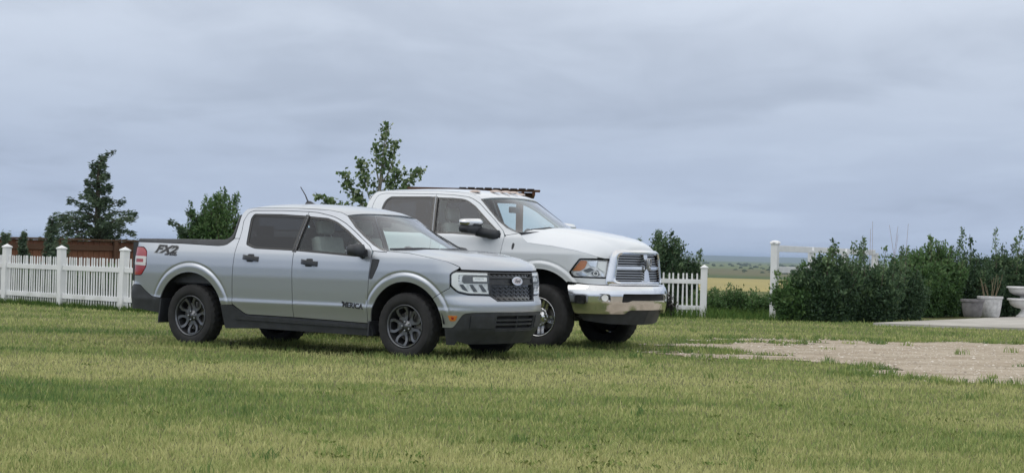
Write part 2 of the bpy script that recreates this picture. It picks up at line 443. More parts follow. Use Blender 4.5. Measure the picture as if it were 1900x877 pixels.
def gravel_mask(x, y):
    q = np.stack([x, y], -1).reshape(-1, 2); d = dist_poly(q, GRAV); d = np.where(inside(q, GRAV), d, -d).reshape(x.shape)
    n = (fbm(x*.9+3, y*.55, 11)-.5)*2.0+(fbm(x*4, y*2.0, 12)-.5)*1.5
    isl = sstep(.58, .72, fbm(x*.9+9, y*1.3, 21))*1.5*sstep(7.5, 5, x)
    thin = sstep(5.5, 2.0, x)*1.3*sstep(.46, .64, fbm(x*.6, y*1.3, 31))
    return d+n*.50-isl-thin+.10
PAD = np.array([(6.83, 37.5), (8.03, 36.93), (9.42, 36.54), (16, 34.9), (19, 44), (12.4, 46.4)])
def lawn_tone(x, y):
    """0 = lush dark green, 1 = dry straw"""
    t = .58+(fbm(x*.20+4, y*.42+2, 41)-.5)*.95+(fbm(x*1.1, y*1.9, 43)-.5)*.75
    w = (fbm(x*.5, y*.05, 45)-.5)*1.5
    t = t-.42*np.exp(-((y-14.3-w+.16*x)/1.15)**2)*(1-.30*sstep(.5, 3, x))-.25*np.exp(-((y-17.2-w+.05*x)/.5)**2)*sstep(-3.5, -1.5, x)*sstep(4, 1.5, x)
    t = t-.22*np.exp(-((y-26)/2.2)**2)*sstep(-3, -6, x)-.20*np.exp(-((y-21.5)/.9)**2)*sstep(1.2, 3, x)
    t = t+.22*np.exp(-((y-18.8-w*.6)/1.7)**2)+.14*np.exp(-((y-11.4)/1.1)**2)
    t = t+.10*np.sin(y*2.6+x*.25+2*fbm(x*.15, y*.1, 47))*sstep(13, 18, y)
    t = t-.18*sstep(31, 36, y)
    return np.clip(t, 0, 1)
def ground_mat():
    t = NT('lawn_soil'); p = t.pos(); y = t.sepz(p, 1)
    n = t.noise(p, 2.2, 6, .6); n2 = t.noise(p, 30., 3)
    near = t.mix(n, (.11, .135, .055), (.19, .19, .085)); near = t.mix(t.math('MULTIPLY', n2, .5), near, (.09, .08, .042))
    wv = t.noise(t.scaled(p, (.0022, .0008, 1)), 1., 4); yy = t.math('ADD', y, t.math('MULTIPLY', t.math('SUBTRACT', wv, .5), 420.))
    f = t.math('DIVIDE', yy, 6000.)
    far = t.ramp(f, [(0., (.085, .13, .035)), (.085, (.085, .13, .035)), (.095, (.46, .38, .15)), (.172, (.44, .37, .15)), (.180, (.05, .085, .03)), (.205, (.085, .12, .045)), (.235, (.15, .14, .075)), (.33, (.14, .135, .07)), (.36, (.14, .18, .075)), (.62, (.16, .195, .085)), (1., (.12, .16, .07))])
    far = t.mix(t.math('MULTIPLY', t.noise(t.scaled(p, (.02, .004, 1)), 1., 5), .55), far, (.09, .10, .045))
    k = t.node('ShaderNodeMapRange'); t.link(y, k.inputs[0]); k.inputs[1].default_value = 60; k.inputs[2].default_value = 140
    t.set(base=t.mix(k.outputs[0], near, far), rough=.95, spec=.1); t.bump(n2, .4, .02); MATS['lawn_soil'] = t.m
ground_mat()
def mk_np(name, V, F, mat, parent=None, attr=None, smooth=False):
    V = np.asarray(V, np.float32); F = np.asarray(F, np.int32); me = bpy.data.meshes.new(name); n = F.shape[1]
    me.vertices.add(len(V)); me.vertices.foreach_set('co', V.ravel()); me.loops.add(F.size); me.loops.foreach_set('vertex_index', F.ravel())
    me.polygons.add(len(F)); me.polygons.foreach_set('loop_start', np.arange(0, F.size, n, dtype=np.int32))
    if smooth: me.polygons.foreach_set('use_smooth', np.ones(len(F), bool))
    if attr is not None:
        a = me.attributes.new('tone', 'FLOAT', 'POINT'); a.data.foreach_set('value', np.asarray(attr, np.float32))
    me.update(calc_edges=True); me.validate()
    me.materials.append(MATS[mat]); o = bpy.data.objects.new(name, me); COL.objects.link(o)
    if parent is not None: o.parent = parent
    return o
ys = np.concatenate([np.arange(-30, 60, 1.5), np.geomspace(60, 30000, 90)]); xs = np.sinh(np.linspace(-7.2, 7.2, 121))*15
Xg, Yg = np.meshgrid(xs, ys); Zg = terrain(Xg, Yg)
m_ = len(xs); Fg = np.array([(i*m_+j, i*m_+j+1, (i+1)*m_+j+1, (i+1)*m_+j) for i in range(len(ys)-1) for j in range(m_-1)])
o = mk_np('lawn', np.stack([Xg, Yg, Zg], -1).reshape(-1, 3), Fg, 'lawn_soil', smooth=True); tag(o, 'mown lawn running out to open farmland', 'lawn', kind='structure')
# hills on the skyline
simple('hill_scrub', (.075, .105, .055), .95, nscale=.002, namt=.4)
def hills():
    V = []; F = []; n = 160; prof = [(0, 0.), (.25, .35), (.55, .8), (.8, 1.), (1., .75)]
    for i in range(n+1):
        x = -9000+22000*i/n; h = 24+26*float(fbm(np.array(x/1500.), np.array(.3), 61, 4))*1.2-7*sstep(800, 2600, x)
        for t, k in prof: V.append((x, 10500+2600*t+500*float(vnoise(np.array(x/2200.), np.array(t*2), 9)), -12+h*k))
    m = len(prof)
    for i in range(n):
        for j in range(m-1): F.append((i*m+j, (i+1)*m+j, (i+1)*m+j+1, i*m+j+1))
    tag(mk('hills', V, F, 'hill_scrub', smooth=True), 'low wooded hills along the far horizon', 'hills', kind='structure')
hills()
# gravel
def gravel():
    t = NT('gravel'); p = t.pos(); n = t.noise(p, 38., 5, .65); n2 = t.noise(p, 1.1, 4)
    c = t.ramp(n, [(.28, (.33, .275, .21)), (.5, (.50, .435, .35)), (.72, (.64, .58, .49))]); c = t.mix(t.ramp(n2, [(.42, 0.), (.72, .5)]), c, (.28, .215, .15)); c = t.mix(t.ramp(t.noise(t.scaled(p, (.5, 2.4, 1)), 1.3, 5), [(.5, 0.), (.72, .5)]), c, (.16, .14, .085))
    n4 = t.noise(p, 7., 5, .6); c = t.mix(t.ramp(n4, [(.42, .32), (.60, 0.)]), c, (.27, .21, .145)); rut = t.ramp(t.noise(t.scaled(p, (.25, 1.9, 1), (0, 3, 0)), 1., 2), [(.46, 0.), (.54, .25), (.62, 0.)]); c = t.mix(rut, c, (.17, .135, .09))
    t.set(base=c, rough=.95, spec=.15); t.bump(t.math('ADD', n, t.math('MULTIPLY', n4, 1.5)), .8, .016); MATS['gravel'] = t.m
    h = .09; gx = np.arange(1., 17., h); gy = np.arange(17., 31.5, h); X, Y = np.meshgrid(gx, gy); M = gravel_mask(X, Y) > 0
    Z = .004+.008*fbm(X*2.5, Y*2.5, 72)
    cells = M[:-1, :-1] & M[1:, :-1] & M[:-1, 1:] & M[1:, 1:]
    n = len(gx); i, j = np.nonzero(cells); F = np.stack([i*n+j, i*n+j+1, (i+1)*n+j+1, (i+1)*n+j], 1)
    used = np.unique(F); mp = -np.ones(len(gx)*len(gy), int); mp[used] = np.arange(len(used))
    V = np.stack([X+(fbm(X*9, Y*9, 73)-.5)*.08, Y+(fbm(X*9, Y*9, 74)-.5)*.08, Z], -1).reshape(-1, 3)[used]
    tag(mk_np('gravel_patch', V, mp[F], 'gravel', smooth=True), 'patch of pale gravel worn into the lawn', 'gravel', kind='structure')
    # loose stones
    N = 9000; x = rng.uniform(1.5, 11, N); y = rng.uniform(17.5, 30.5, N); k = gravel_mask(x, y) > -.12; x, y = x[k], y[k]; N = len(x)
    s = rng.uniform(.005, .015, N)*rng.choice([1, 1, 1.3, 2.2], N, p=[.4, .3, .25, .05]); ang = rng.uniform(0, 6.28, N)
    B = np.array([(1, 0, 0), (.2, .9, .1), (-.9, .3, 0), (-.4, -.8, .1), (.5, -.7, 0), (.1, .05, .7)])
    Ft = np.array([(0, 1, 5), (1, 2, 5), (2, 3, 5), (3, 4, 5), (4, 0, 5)])
    V = B[None]*s[:, None, None]*np.array([1, 1, .9]); c, sn = np.cos(ang)[:, None], np.sin(ang)[:, None]
    V = np.stack([V[..., 0]*c-V[..., 1]*sn+x[:, None], V[..., 0]*sn+V[..., 1]*c+y[:, None], V[..., 2]+.012], -1)
    F = (Ft[None]+6*np.arange(N)[:, None, None]).reshape(-1, 3)
    t = NT('pebble'); a = t.node('ShaderNodeAttribute', attribute_name='tone'); t.set(base=t.ramp(a.outputs['Fac'], [(0, (.24, .20, .16)), (.5, (.46, .40, .33)), (1, (.68, .63, .56))]), rough=.9); MATS['pebble'] = t.m
    tag(mk_np('loose_stones', V.reshape(-1, 3), F, 'pebble', attr=np.repeat(rng.uniform(0, 1, N), 6)), 'small loose stones scattered over the gravel', 'stones', kind='stuff')
gravel()
# grass
def grass_mat(name, lush, mid, dry):
    t = NT(name); a = t.node('ShaderNodeAttribute', attribute_name='tone')
    c = t.ramp(a.outputs['Fac'], [(0., lush), (.5, mid), (1., dry)])
    t.n.remove(t.bsdf)
    d = t.node('ShaderNodeBsdfDiffuse'); tr = t.node('ShaderNodeBsdfTranslucent'); m = t.node('ShaderNodeMixShader'); m.inputs[0].default_value = .18
    t.link(c, d.inputs[0]); t.link(c, tr.inputs[0]); t.link(d.outputs[0], m.inputs[1]); t.link(tr.outputs[0], m.inputs[2]); t.link(m.outputs[0], t.out.inputs[0]); MATS[name] = t.m
grass_mat('grass_blades', (.120, .208, .072), (.298, .360, .126), (.55, .54, .255))
grass_mat('weed_blades', (.055, .115, .030), (.11, .18, .050), (.22, .27, .09))
def blades(name, x, y, hgt, wid, tone, mat, label, lean=.5, z0=None, parent=None, cat='grass'):
    N = len(x); az = rng.uniform(0, 2*np.pi, N); ln = rng.uniform(.1, lean, N)*hgt; la = rng.uniform(0, 2*np.pi, N)
    z = terrain(x, y) if z0 is None else z0
    dx, dy = np.cos(az)*wid/2, np.sin(az)*wid/2; lx, ly = np.cos(la)*ln, np.sin(la)*ln
    V = np.empty((N, 5, 3)); 
    V[:, 0] = np.stack([x-dx, y-dy, z-.005], -1); V[:, 1] = np.stack([x+dx, y+dy, z-.005], -1)
    V[:, 2] = np.stack([x+dx*.8+lx*.3, y+dy*.8+ly*.3, z+hgt*.55], -1); V[:, 3] = np.stack([x-dx*.8+lx*.3, y-dy*.8+ly*.3, z+hgt*.55], -1)
    V[:, 4] = np.stack([x+lx, y+ly, z+hgt], -1)
    k = 5*np.arange(N)[:, None]; F = np.concatenate([k+[0, 1, 2], k+[0, 2, 3], k+[3, 2, 4]])
    o = mk_np(name, V.reshape(-1, 3), F, mat, parent, np.repeat(np.clip(tone, 0, 1), 5))
    if label: tag(o, label, cat, kind='stuff')
    return o
def scatter(N, y0, y1, spread=.335, pad=1.2):
    """even over the view: density falls with distance"""
    u = rng.uniform(0, 1, N); y = 1/(1/y0+(1/y1-1/y0)*u); y = np.where(rng.uniform(0, 1, N) < .25, rng.uniform(y0, y1, N), y)
    x = rng.uniform(-1, 1, N)*(spread*y+pad); return x, y
def lawn_grass():
    x, y = scatter(420000, 8.3, 42); g = gravel_mask(x, y); q = np.stack([x, y], -1)
    keep = (g < .02+rng.uniform(-.25, .05, len(x))) & ~inside(q, PAD)
    edge = (g > -.45) & keep
    x, y, edge = x[keep], y[keep], edge[keep]
    t = lawn_tone(x, y); n = len(x)
    clump = fbm(x*3.1, y*3.1, 81, 3)
    h = rng.uniform(.018, .044, n)*(.75+.7*clump)*(1.2-.40*t)*np.where(edge, 1.35, 1.)
    # odd taller blades and seed stalks
    tall = rng.uniform(0, 1, n) < .012; h = np.where(tall, h*1.9, h)
    w = (.0022+.00030*y)*rng.uniform(.7, 1.4, n)
    tone = t+rng.normal(0, .20, n)+(clump-.5)*.35-np.where(edge, .15, 0)
    blades('grass', x, y, h, w, tone, 'grass_blades', 'short mown grass, part lush and part dry', .9)
    # longer tufts along the gravel, the fence lines and scattered in the lawn
    cx, cy = scatter(900, 10, 38); g = gravel_mask(cx, cy); near = (g > -.5) & (g < .35); pick = near | (rng.uniform(0, 1, len(cx)) < .22)
    gx = rng.uniform(2, 8.5, 1500); gy = rng.uniform(19, 30.5, 1500); gg = gravel_mask(gx, gy); k = (gg > -.35) & (gg < .12); cx = np.concatenate([cx[pick], gx[k]]); cy = np.concatenate([cy[pick], gy[k]])
    k = ~inside(np.stack([cx, cy], -1), PAD); cx, cy = cx[k], cy[k]
    m = 26; X = np.repeat(cx, m)+rng.normal(0, .05, len(cx)*m); Y = np.repeat(cy, m)+rng.normal(0, .05, len(cx)*m)
    H_ = rng.uniform(.04, .10, len(X))*np.repeat(rng.uniform(.5, 1.2, len(cx)), m)
    blades('grass_tufts', X, Y, H_, .004+.0003*Y, np.repeat(rng.uniform(.0, .55, len(cx)), m)+rng.normal(0, .12, len(X)), 'grass_blades', 'longer grass tufts along the gravel edge', .8)
    # grass left standing round the tyres
    X = []; Y = []
    for (ox, oy, th, wx) in ((-3.235, 23.962, R(32.87), ((0, .8), (0, -.8), (3.076, .8), (3.076, -.8))), (.844, 25.414, R(31.), ((0, .86), (0, -.86), (-3.57, -.86)))):
        for lx, ly in wx:
            m = 900; u = lx+rng.normal(0, .24, m); v = ly+rng.normal(0, .16, m); X.append(ox+u*math.cos(th)+v*math.sin(th)); Y.append(oy-u*math.sin(th)+v*math.cos(th))
    X = np.concatenate(X); Y = np.concatenate(Y)
    blades('tyre_grass', X, Y, rng.uniform(.04, .095, len(X)), np.full(len(X), .009), rng.uniform(.1, .75, len(X)), 'grass_blades', 'grass left long round the truck tyres', .9)
    # clover and plantain in the turf
    cx, cy = scatter(300, 9.5, 36); k = (gravel_mask(cx, cy) < -.1) & ~inside(np.stack([cx, cy], -1), PAD) & (fbm(cx*.4, cy*.5, 57) > .45); cx, cy = cx[k], cy[k]; m = 14
    X = np.repeat(cx, m)+rng.normal(0, .045, len(cx)*m); Y = np.repeat(cy, m)+rng.normal(0, .045, len(cx)*m); n = len(X); a = rng.uniform(0, 6.28, n); s = rng.uniform(.008, .018, n); z = rng.uniform(.015, .035, n)
    V = np.empty((n, 4, 3)); V[:, 0] = np.stack([X, Y, z-.012], -1); V[:, 2] = np.stack([X+np.cos(a)*s*2, Y+np.sin(a)*s*2, z+.012], -1)
    V[:, 1] = np.stack([X+np.cos(a)*s-np.sin(a)*s*.6, Y+np.sin(a)*s+np.cos(a)*s*.6, z+.004], -1); V[:, 3] = np.stack([X+np.cos(a)*s+np.sin(a)*s*.6, Y+np.sin(a)*s-np.cos(a)*s*.6, z+.004], -1)
    q = 4*np.arange(n)[:, None]; o = mk_np('lawn_weeds', V.reshape(-1, 3), np.concatenate([q+[0, 1, 2], q+[0, 2, 3]]), 'weed_blades', None, np.repeat(np.repeat(rng.uniform(.6, 1., len(cx)), m), 4)); tag(o, 'clover and broad-leaved weeds in the lawn', 'weeds', kind='stuff')
lawn_grass()
def rough_grass():
    # unmown strip under the fences and in the gateway
    N = 16000; s = rng.uniform(0, 1, N); x = np.concatenate([rng.uniform(2.3, 6.6, N//2), -11.5+7.5*s[:N//2]]); y = np.concatenate([rng.uniform(38.6, 44, N//2), 39.6-7.4*s[:N//2]+rng.normal(0, .12, N//2)])
    k = ~inside(np.stack([x, y], -1), PAD); x, y = x[k], y[k]
    h = rng.uniform(.05, .20, len(x))*np.where(x > 0, 1.25, .6)*(.5+fbm(x*1.3, y*1.3, 91)); blades('rough_grass', x, y, h, np.full(len(x), .014), rng.uniform(0, .7, len(x)), 'weed_blades', 'unmown grass along the fence lines', .8)
rough_grass()
# concrete pad
t = NT('concrete'); p = t.pos(); n = t.noise(p, 1.6, 6, .6); t.set(base=t.mix(t.ramp(t.noise(p, .35, 5, .65), [(.42, .0), (.68, .55)]), t.ramp(n, [(.3, (.38, .365, .335)), (.7, (.52, .50, .465))]), (.25, .235, .20)), rough=.9, spec=.2); t.bump(t.noise(p, 60., 4), .3, .004); MATS['concrete'] = t.m
def pad():
    def tr(a, b): return np.stack([a, b, .05+0*a], -1)
    tag(panel('patio', PAD, tr, 'concrete', None, .8, (), .12, center=(10, 40, -5), smooth=False), 'pale concrete patio slab beyond the gravel', 'patio', kind='structure')
pad()
# ---------------------------------------------------------------- fences
t = NT('vinyl_white'); p = t.pos(); n = t.noise(p, 4., 5); zz = t.sepz(p)
dirt = t.math('MULTIPLY', t.ramp(t.math('ADD', zz, t.math('MULTIPLY', t.math('SUBTRACT', n, .5), .5)), [(.02, 1.), (.22, 0.)]), .6)
t.set(base=t.mix(dirt, t.ramp(n, [(.3, (.72, .735, .75)), (.7, (.82, .83, .845))]), (.30, .31, .22)), rough=.42); MATS['vinyl_white'] = t.m
def weathered(name, c0, c1):
    t = NT(name); o = t.obj(); g = t.noise(t.scaled(o, (14, 14, .9)), 3., 6, .6); n = t.noise(t.pos(), 1.3, 4)
    r_ = t.node('ShaderNodeObjectInfo').outputs['Random']
    c = t.mix(g, c0, c1); c = t.mix(t.math('MULTIPLY', r_, .45), c, tuple(v*.62 for v in c1)); c = t.mix(t.math('MULTIPLY', n, .3), c, tuple(v*.7 for v in c0)); t.set(base=c, rough=.8, spec=.2); t.bump(g, .3, .006); MATS[name] = t.m
weathered('cedar_stain', (.15, .068, .042), (.27, .125, .075))
weathered('dark_timber', (.085, .048, .032), (.16, .088, .056))
def picket_fence(posts, label, group, pitch=.088, hp=.905, hpost=1.05, sag=None):
    a = Vector((*posts[0], 0)); root = empty('picket_fence', a, 0, label, 'fence', group)
    def postm(w, h):
        m = MB(); m.box((0, 0, h/2), (w, w, h), .004); m.box((0, 0, h+.012), (w*1.22, w*1.22, .024), .006)
        k = len(m.v); q = w*.58; m.add([(-q, -q, h+.024), (q, -q, h+.024), (q, q, h+.024), (-q, q, h+.024), (0, 0, h+.075)], [(0, 1, 4), (1, 2, 4), (2, 3, 4), (3, 0, 4)])
        return m
    pm = None; pk = None; lean_rng = random.Random(3)
    for i, p in enumerate(posts):
        d = Vector((*posts[min(i+1, len(posts)-1)], 0))-Vector((*posts[max(i-1, 0)], 0)); an = math.atan2(d.y, d.x)
        L = (p[0]-a.x, p[1]-a.y, 0)
        if pm is None: o = postm(.125, hpost).build('post', 'vinyl_white', root); pm = o.data; o.location = L; o.rotation_euler = (0, 0, an)
        else: share('post', pm, root, L, (lean_rng.uniform(-.02, .02), lean_rng.uniform(-.02, .02), an))
    for i in range(len(posts)-1):
        p, q = Vector((*posts[i], 0)), Vector((*posts[i+1], 0)); d = q-p; L = d.length; d.normalize(); an = math.atan2(d.y, d.x); mid = (p+q)/2-a
        for z in (.20, .715):
            m = MB(); m.box((0, 0, 0), (L-.10, .045, .088), .004); o = m.build('rail', 'vinyl_white', root); o.location = (mid.x, mid.y, z); o.rotation_euler = (0, 0, an)
        n = int((L-.16)/pitch); off = Vector((d.y, -d.x, 0))*-.018
        for k in range(n):
            s = (L-(n-1)*pitch)/2+k*pitch; c = p-a+d*s
            if pk is None:
                m = MB(); m.box((0, 0, hp/2+.02), (.033, .014, hp-.06), .003); m.box((0, 0, hp-.005), (.030, .012, .022), .005); o = m.build('picket', 'vinyl_white', root); pk = o.data; o.location = c; o.rotation_euler = (0, 0, an)
            else: share('picket', pk, root, c+Vector((0, 0, lean_rng.uniform(-.006, .006))), (lean_rng.uniform(-.01, .01), lean_rng.uniform(-.022, .022), an+lean_rng.uniform(-.06, .06)))
    return root
picket_fence([(-12.3, 40.4), (-10.93, 39.08), (-9.55, 37.73), (-8.18, 36.33), (-6.80, 34.97), (-5.43, 33.6), (-4.06, 32.25)], 'white picket fence beside the back of the silver truck, in front of a brown fence', 'white picket fences', .081)
picket_fence([(.30, 39.9), (2.05, 39.6), (3.80, 39.3)], 'white picket fence with a short end by the gateway, behind the white truck', 'white picket fences', .095, .87, .98)
def rail_fence():
    root = empty('rail_fence', (5.24, 39.68, 0), 0, 'white two-rail fence with a tall capped post, half hidden by shrubs', 'fence')
    P = [(0, 0), (1.06, 2.17), (2.12, 4.34), (3.18, 6.51)]
    for i, p in enumerate(P):
        m = MB(); hp = 1.49 if i == 0 else 1.40; m.box((0, 0, hp/2), (.135, .135, hp), .006)
        if i == 0: m.box((0, 0, 1.505), (.165, .165, .03), .008); m.lathe([(.115, 1.52), (.10, 1.545), (.05, 1.565), (.001, 1.57)], 4, 'z')
        o = m.build('post', 'vinyl_white', root); o.location = (*p, 0); o.rotation_euler = (0, 0, math.atan2(2.17, 1.06))
    for i in range(3):
        p, q = Vector((*P[i], 0)), Vector((*P[i+1], 0)); L = (q-p).length; mid = (p+q)/2
        for z in (1.410, .985):
            o = MB().box((0, 0, 0), (L-.12, .05, .125), .006).build('rail', 'vinyl_white', root); o.location = (mid.x, mid.y, z); o.rotation_euler = (0, 0, math.atan2(2.17, 1.06))
rail_fence()
def board_fence():
    A, B = Vector((-13.5, 38.9, 0)), Vector((-4.6, 49.5, 0)); d = B-A; L = d.length; d.normalize(); an = math.atan2(d.y, d.x)
    root = empty('board_fence', A, 0, 'low reddish-brown timber board fence behind the white pickets', 'fence')
    bd = None; n = int(L/.148); rr = random.Random(5)
    for k in range(n):
        c = d*(k*.148+.07)
        if bd is None:
            o = MB().box((0, 0, .61), (.140, .022, 1.22), .004).build('board', 'cedar_stain', root); bd = o.data; o.location = c; o.rotation_euler = (0, 0, an)
        else: share('board', bd, root, c+Vector((0, 0, rr.uniform(-.01, .006)))+Vector((-d.y, d.x, 0))*rr.uniform(-.004, .004), (0, 0, an))
    k = 0
    while k*2.4 < L:
        c = d*(k*2.4); nrm = Vector((d.y, -d.x, 0))*.06
        o = MB().box((0, 0, .61), (.10, .09, 1.22), .006).build('post', 'dark_timber', root); o.location = c+nrm; o.rotation_euler = (0, 0, an)
        w = min(2.4, L-k*2.4)
        for z, hh in ((1.075, .12), (.25, .09)):
            o = MB().box((0, 0, 0), (w-.11, .04, hh), .004).build('rail', 'dark_timber', root); o.location = c+d*(w/2)+nrm*.6+Vector((0, 0, z)); o.rotation_euler = (0, 0, an)
        o = MB().box((0, 0, 0), (w-.004, .16, .035), .005).build('cap_board', 'dark_timber', root); o.location = c+d*(w/2)+nrm*.4+Vector((0, 0, 1.245)); o.rotation_euler = (0, 0, an)
        k += 1
board_fence()
# ---------------------------------------------------------------- timber shelter behind the white truck
simple('roof_shingle', (.045, .040, .040), .9, nscale=8, namt=.4)
def shelter():
    root = empty('timber_shelter', (-.72, 36.6, .040), 0, 'brown timber shelter with a flat dark roof showing above the white truck', 'shelter')
    for x in (-1.0, .85):
        for y in (.15, 1.6): MB().box((x, y, 1.06), (.13, .13, 2.12), .01).build('post', 'dark_timber', root)
    for y in (.15, 1.6): MB().box((0, y, 2.19), (2.15, .07, .14), .006).build('beam', 'dark_timber', root)
    for k in range(12): MB().box((-1.10+.2*k, .9, 2.245), (.05, 2.1, .08), .006).build('rafter', 'cedar_stain', root)
    for k in range(3): MB().box((-.01, .35+.55*k-.1, 2.300+.012*k), (2.46, .60, .018), .004, Matrix.Rotation(R(1.2), 3, 'X')).build('roof_panel', 'roof_shingle', root)
    MB().box((0, -.19, 2.285), (2.42, .025, .045), .003).build('fascia', 'dark_timber', root)
    for k in range(9): MB().box((-.2+.155*k, -.215, 2.312+.004*(k % 2)), (.13, .05, .022), .003).build('shingle', 'roof_shingle', root)
shelter()
# ---------------------------------------------------------------- pots
t = NT('pot_grey'); o_ = t.obj(); t.set(base=t.ramp(t.noise(o_, 9., 6), [(.3, (.13, .125, .135)), (.7, (.22, .21, .22))]), rough=.75); t.bump(t.noise(o_, 40., 4), .3, .006); MATS['pot_grey'] = t.m
t = NT('pot_white'); o_ = t.obj(); t.set(base=t.ramp(t.noise(o_, 14., 6), [(.3, (.42, .42, .43)), (.65, (.66, .66, .67))]), rough=.75); t.bump(t.noise(o_, 50., 4), .4, .006); MATS['pot_white'] = t.m
simple('urn_white', (.72, .72, .73), .6, nscale=6, namt=.08)
simple('potting_soil', (.030, .022, .016), .95, nscale=30, namt=.4)
simple('dry_stem', (.24, .185, .12), .85)
def pot(name, loc, prof, mat, soil, label, group, n=40):
    root = empty(name, loc, 0, label, 'planter', group)
    b = MB().lathe(prof, n, 'z').build('bowl', mat, root, True); recalc(b); smooth_by_angle(b, 40)
    MB().lathe([(soil[0], soil[1]), (.001, soil[1]+.02)], n, 'z').build('soil', 'potting_soil', root, True)
    return root
pot('planter', (10.02, 43.25, .05), [(.001, 0), (.165, 0), (.19, .03), (.225, .20), (.235, .33), (.262, .335), (.265, .385), (.238, .39), (.225, .36)], 'pot_grey', (.228, .36), 'round dark grey planter pot, left of the white one on the patio', 'planters on the patio')
wp = pot('planter', (10.52, 43.75, .05), [(.001, 0), (.19, 0), (.21, .03), (.245, .25), (.262, .40), (.282, .405), (.285, .450), (.262, .455), (.25, .42)], 'pot_white', (.252, .42), 'round whitish stone pot holding dry stems, beside the grey pot', 'planters on the patio')
m = MB()
for k in range(9):
    a = k*2.4; r0 = .05+.12*((k*37) % 10)/10; b = Vector((r0*math.cos(a), r0*math.sin(a), .42)); tip = b+Vector((.12*math.cos(a)+rng.uniform(-.05, .05), .1*math.sin(a), rng.uniform(.25, .55))); m.tube([b, (b+tip)/2+Vector((rng.uniform(-.03, .03), 0, .02)), tip], [.007, .005, .003], 5)
m.build('stem', 'dry_stem', wp)
urn = [(.001, 0), (.17, 0), (.172, .03), (.125, .06), (.075, .13), (.062, .165), (.085, .19), (.20, .215), (.29, .265), (.325, .325), (.335, .365), (.372, .375), (.376, .405), (.345, .415), (.325, .385), (.31, .35)]
pot('urn', (11.42, 44.35, .05), urn, 'urn_white', (.312, .36), 'white footed garden urn standing on the patio at the photo edge', 'white garden urns')
pot('urn', (11.40, 44.37, .345), [(r*.98, z*.92) for r, z in urn], 'urn_white', (.305, .33), 'white garden urn stacked on top of the lower urn', 'white garden urns')
# half-buried hoop and stones at the shrub foot
simple('hoop_rubber', (.020, .020, .021), .78)
simple('field_stone', (.17, .17, .16), .9, nscale=7, namt=.3, bump=.5, bscale=16)
def rock(loc, s, seed, label):
    bm = bmesh.new(); bmesh.ops.create_icosphere(bm, subdivisions=3, radius=1)
    for v in bm.verts:
        n = float(fbm(np.array(v.co.x*1.7+seed+5), np.array(v.co.y*1.7+v.co.z*1.3+9), seed)); v.co *= .8+.45*n
    V = [(v.co.x*s[0], v.co.y*s[1], v.co.z*s[2]) for v in bm.verts]; bm.verts.index_update(); F = [[v.index for v in f.verts] for f in bm.faces]; bm.free()
    o = mk('stone', V, F, 'field_stone', None, True); o.location = loc; return tag(o, label, 'stone', 'stones at the shrub foot')
rock((5.62, 39.05, .06), (.26, .18, .15), 3, 'grey field stone at the foot of the tall white post')
rock((5.98, 39.15, .07), (.30, .18, .15), 4, 'grey field stone behind the dark hoop under the shrubs')
m = MB(); m.tube([(.33*math.cos(t), 0, .26*math.sin(t)-.03) for t in np.linspace(-.1, math.pi+.1, 22)], .022, 8); o = m.build('garden_hoop', 'hoop_rubber', None, True); o.location = (5.98, 38.75, .0); o.rotation_euler = (0, 0, .1); tag(o, 'dark half-round hoop standing in the grass under the shrubs', 'hoop')
# ---------------------------------------------------------------- vehicle materials
paint('silver_paint', (.43, .46, .51), .80, .33, dust_hi=.60, dust_amt=.22)
paint('white_paint', (.64, .675, .72), .0, .28, dust=(.42, .37, .29), dust_hi=1.05, dust_amt=.34)
simple('black_plastic', (.032, .035, .042), .55, nscale=9, namt=.25, bump=.15, bscale=400)
simple('gloss_black', (.008, .009, .011), .18, coat=.3)
simple('shell_dark', (.012, .012, .013), .85)
simple('rubber', (.020, .020, .021), .78, nscale=14, namt=.35, bump=.2, bscale=120)
simple('tyre_rubber', (.016, .016, .017), .82, nscale=7, namt=.45, bump=.25, bscale=90)
simple('dark_alloy', (.13, .135, .148), .34, metal=.75, nscale=20, namt=.2)
simple('wheel_barrel', (.030, .031, .034), .55, metal=.5)
simple('chrome', (.68, .69, .71), .12, metal=1., nscale=3, namt=.06)
simple('polished_alloy', (.66, .67, .69), .16, metal=1., nscale=12, namt=.1)
simple('satin_metal', (.36, .37, .385), .32, metal=.9)
simple('brake_disc', (.22, .21, .20), .4, metal=.9)
simple('lamp_reflector', (.78, .79, .81), .22, metal=.15, nscale=26, namt=.22)
simple('lamp_white', (.90, .91, .92), .25)
simple('lamp_dark', (.075, .08, .088), .3)
simple('amber_lens', (.52, .17, .035), .25, coat=.6)
simple('red_lens', (.32, .012, .018), .22, coat=.8)
simple('clear_lens_white', (.62, .60, .60), .25, coat=.6)
simple('decal_black', (.012, .013, .016), .35)
simple('decal_grey', (.30, .31, .33), .35)
simple('seat_grey', (.23, .235, .24), .8, nscale=30, namt=.15, bump=.2, bscale=200)
simple('seat_light', (.29, .29, .285), .75, nscale=25, namt=.1)
simple('interior_dark', (.035, .036, .04), .7, nscale=20, namt=.2)
simple('headliner', (.34, .34, .33), .85)
simple('emblem_field', (.62, .56, .58), .3, metal=.5)
glass('clear_glass', (.80, .88, .86), 1.2)
glass('windscreen_glass', (.80, .90, .88), 1.15)
glass('privacy_glass', (.050, .052, .058), 1.2, body=.35)
glass('lens_glass', (.92, .94, .95), 1.1)

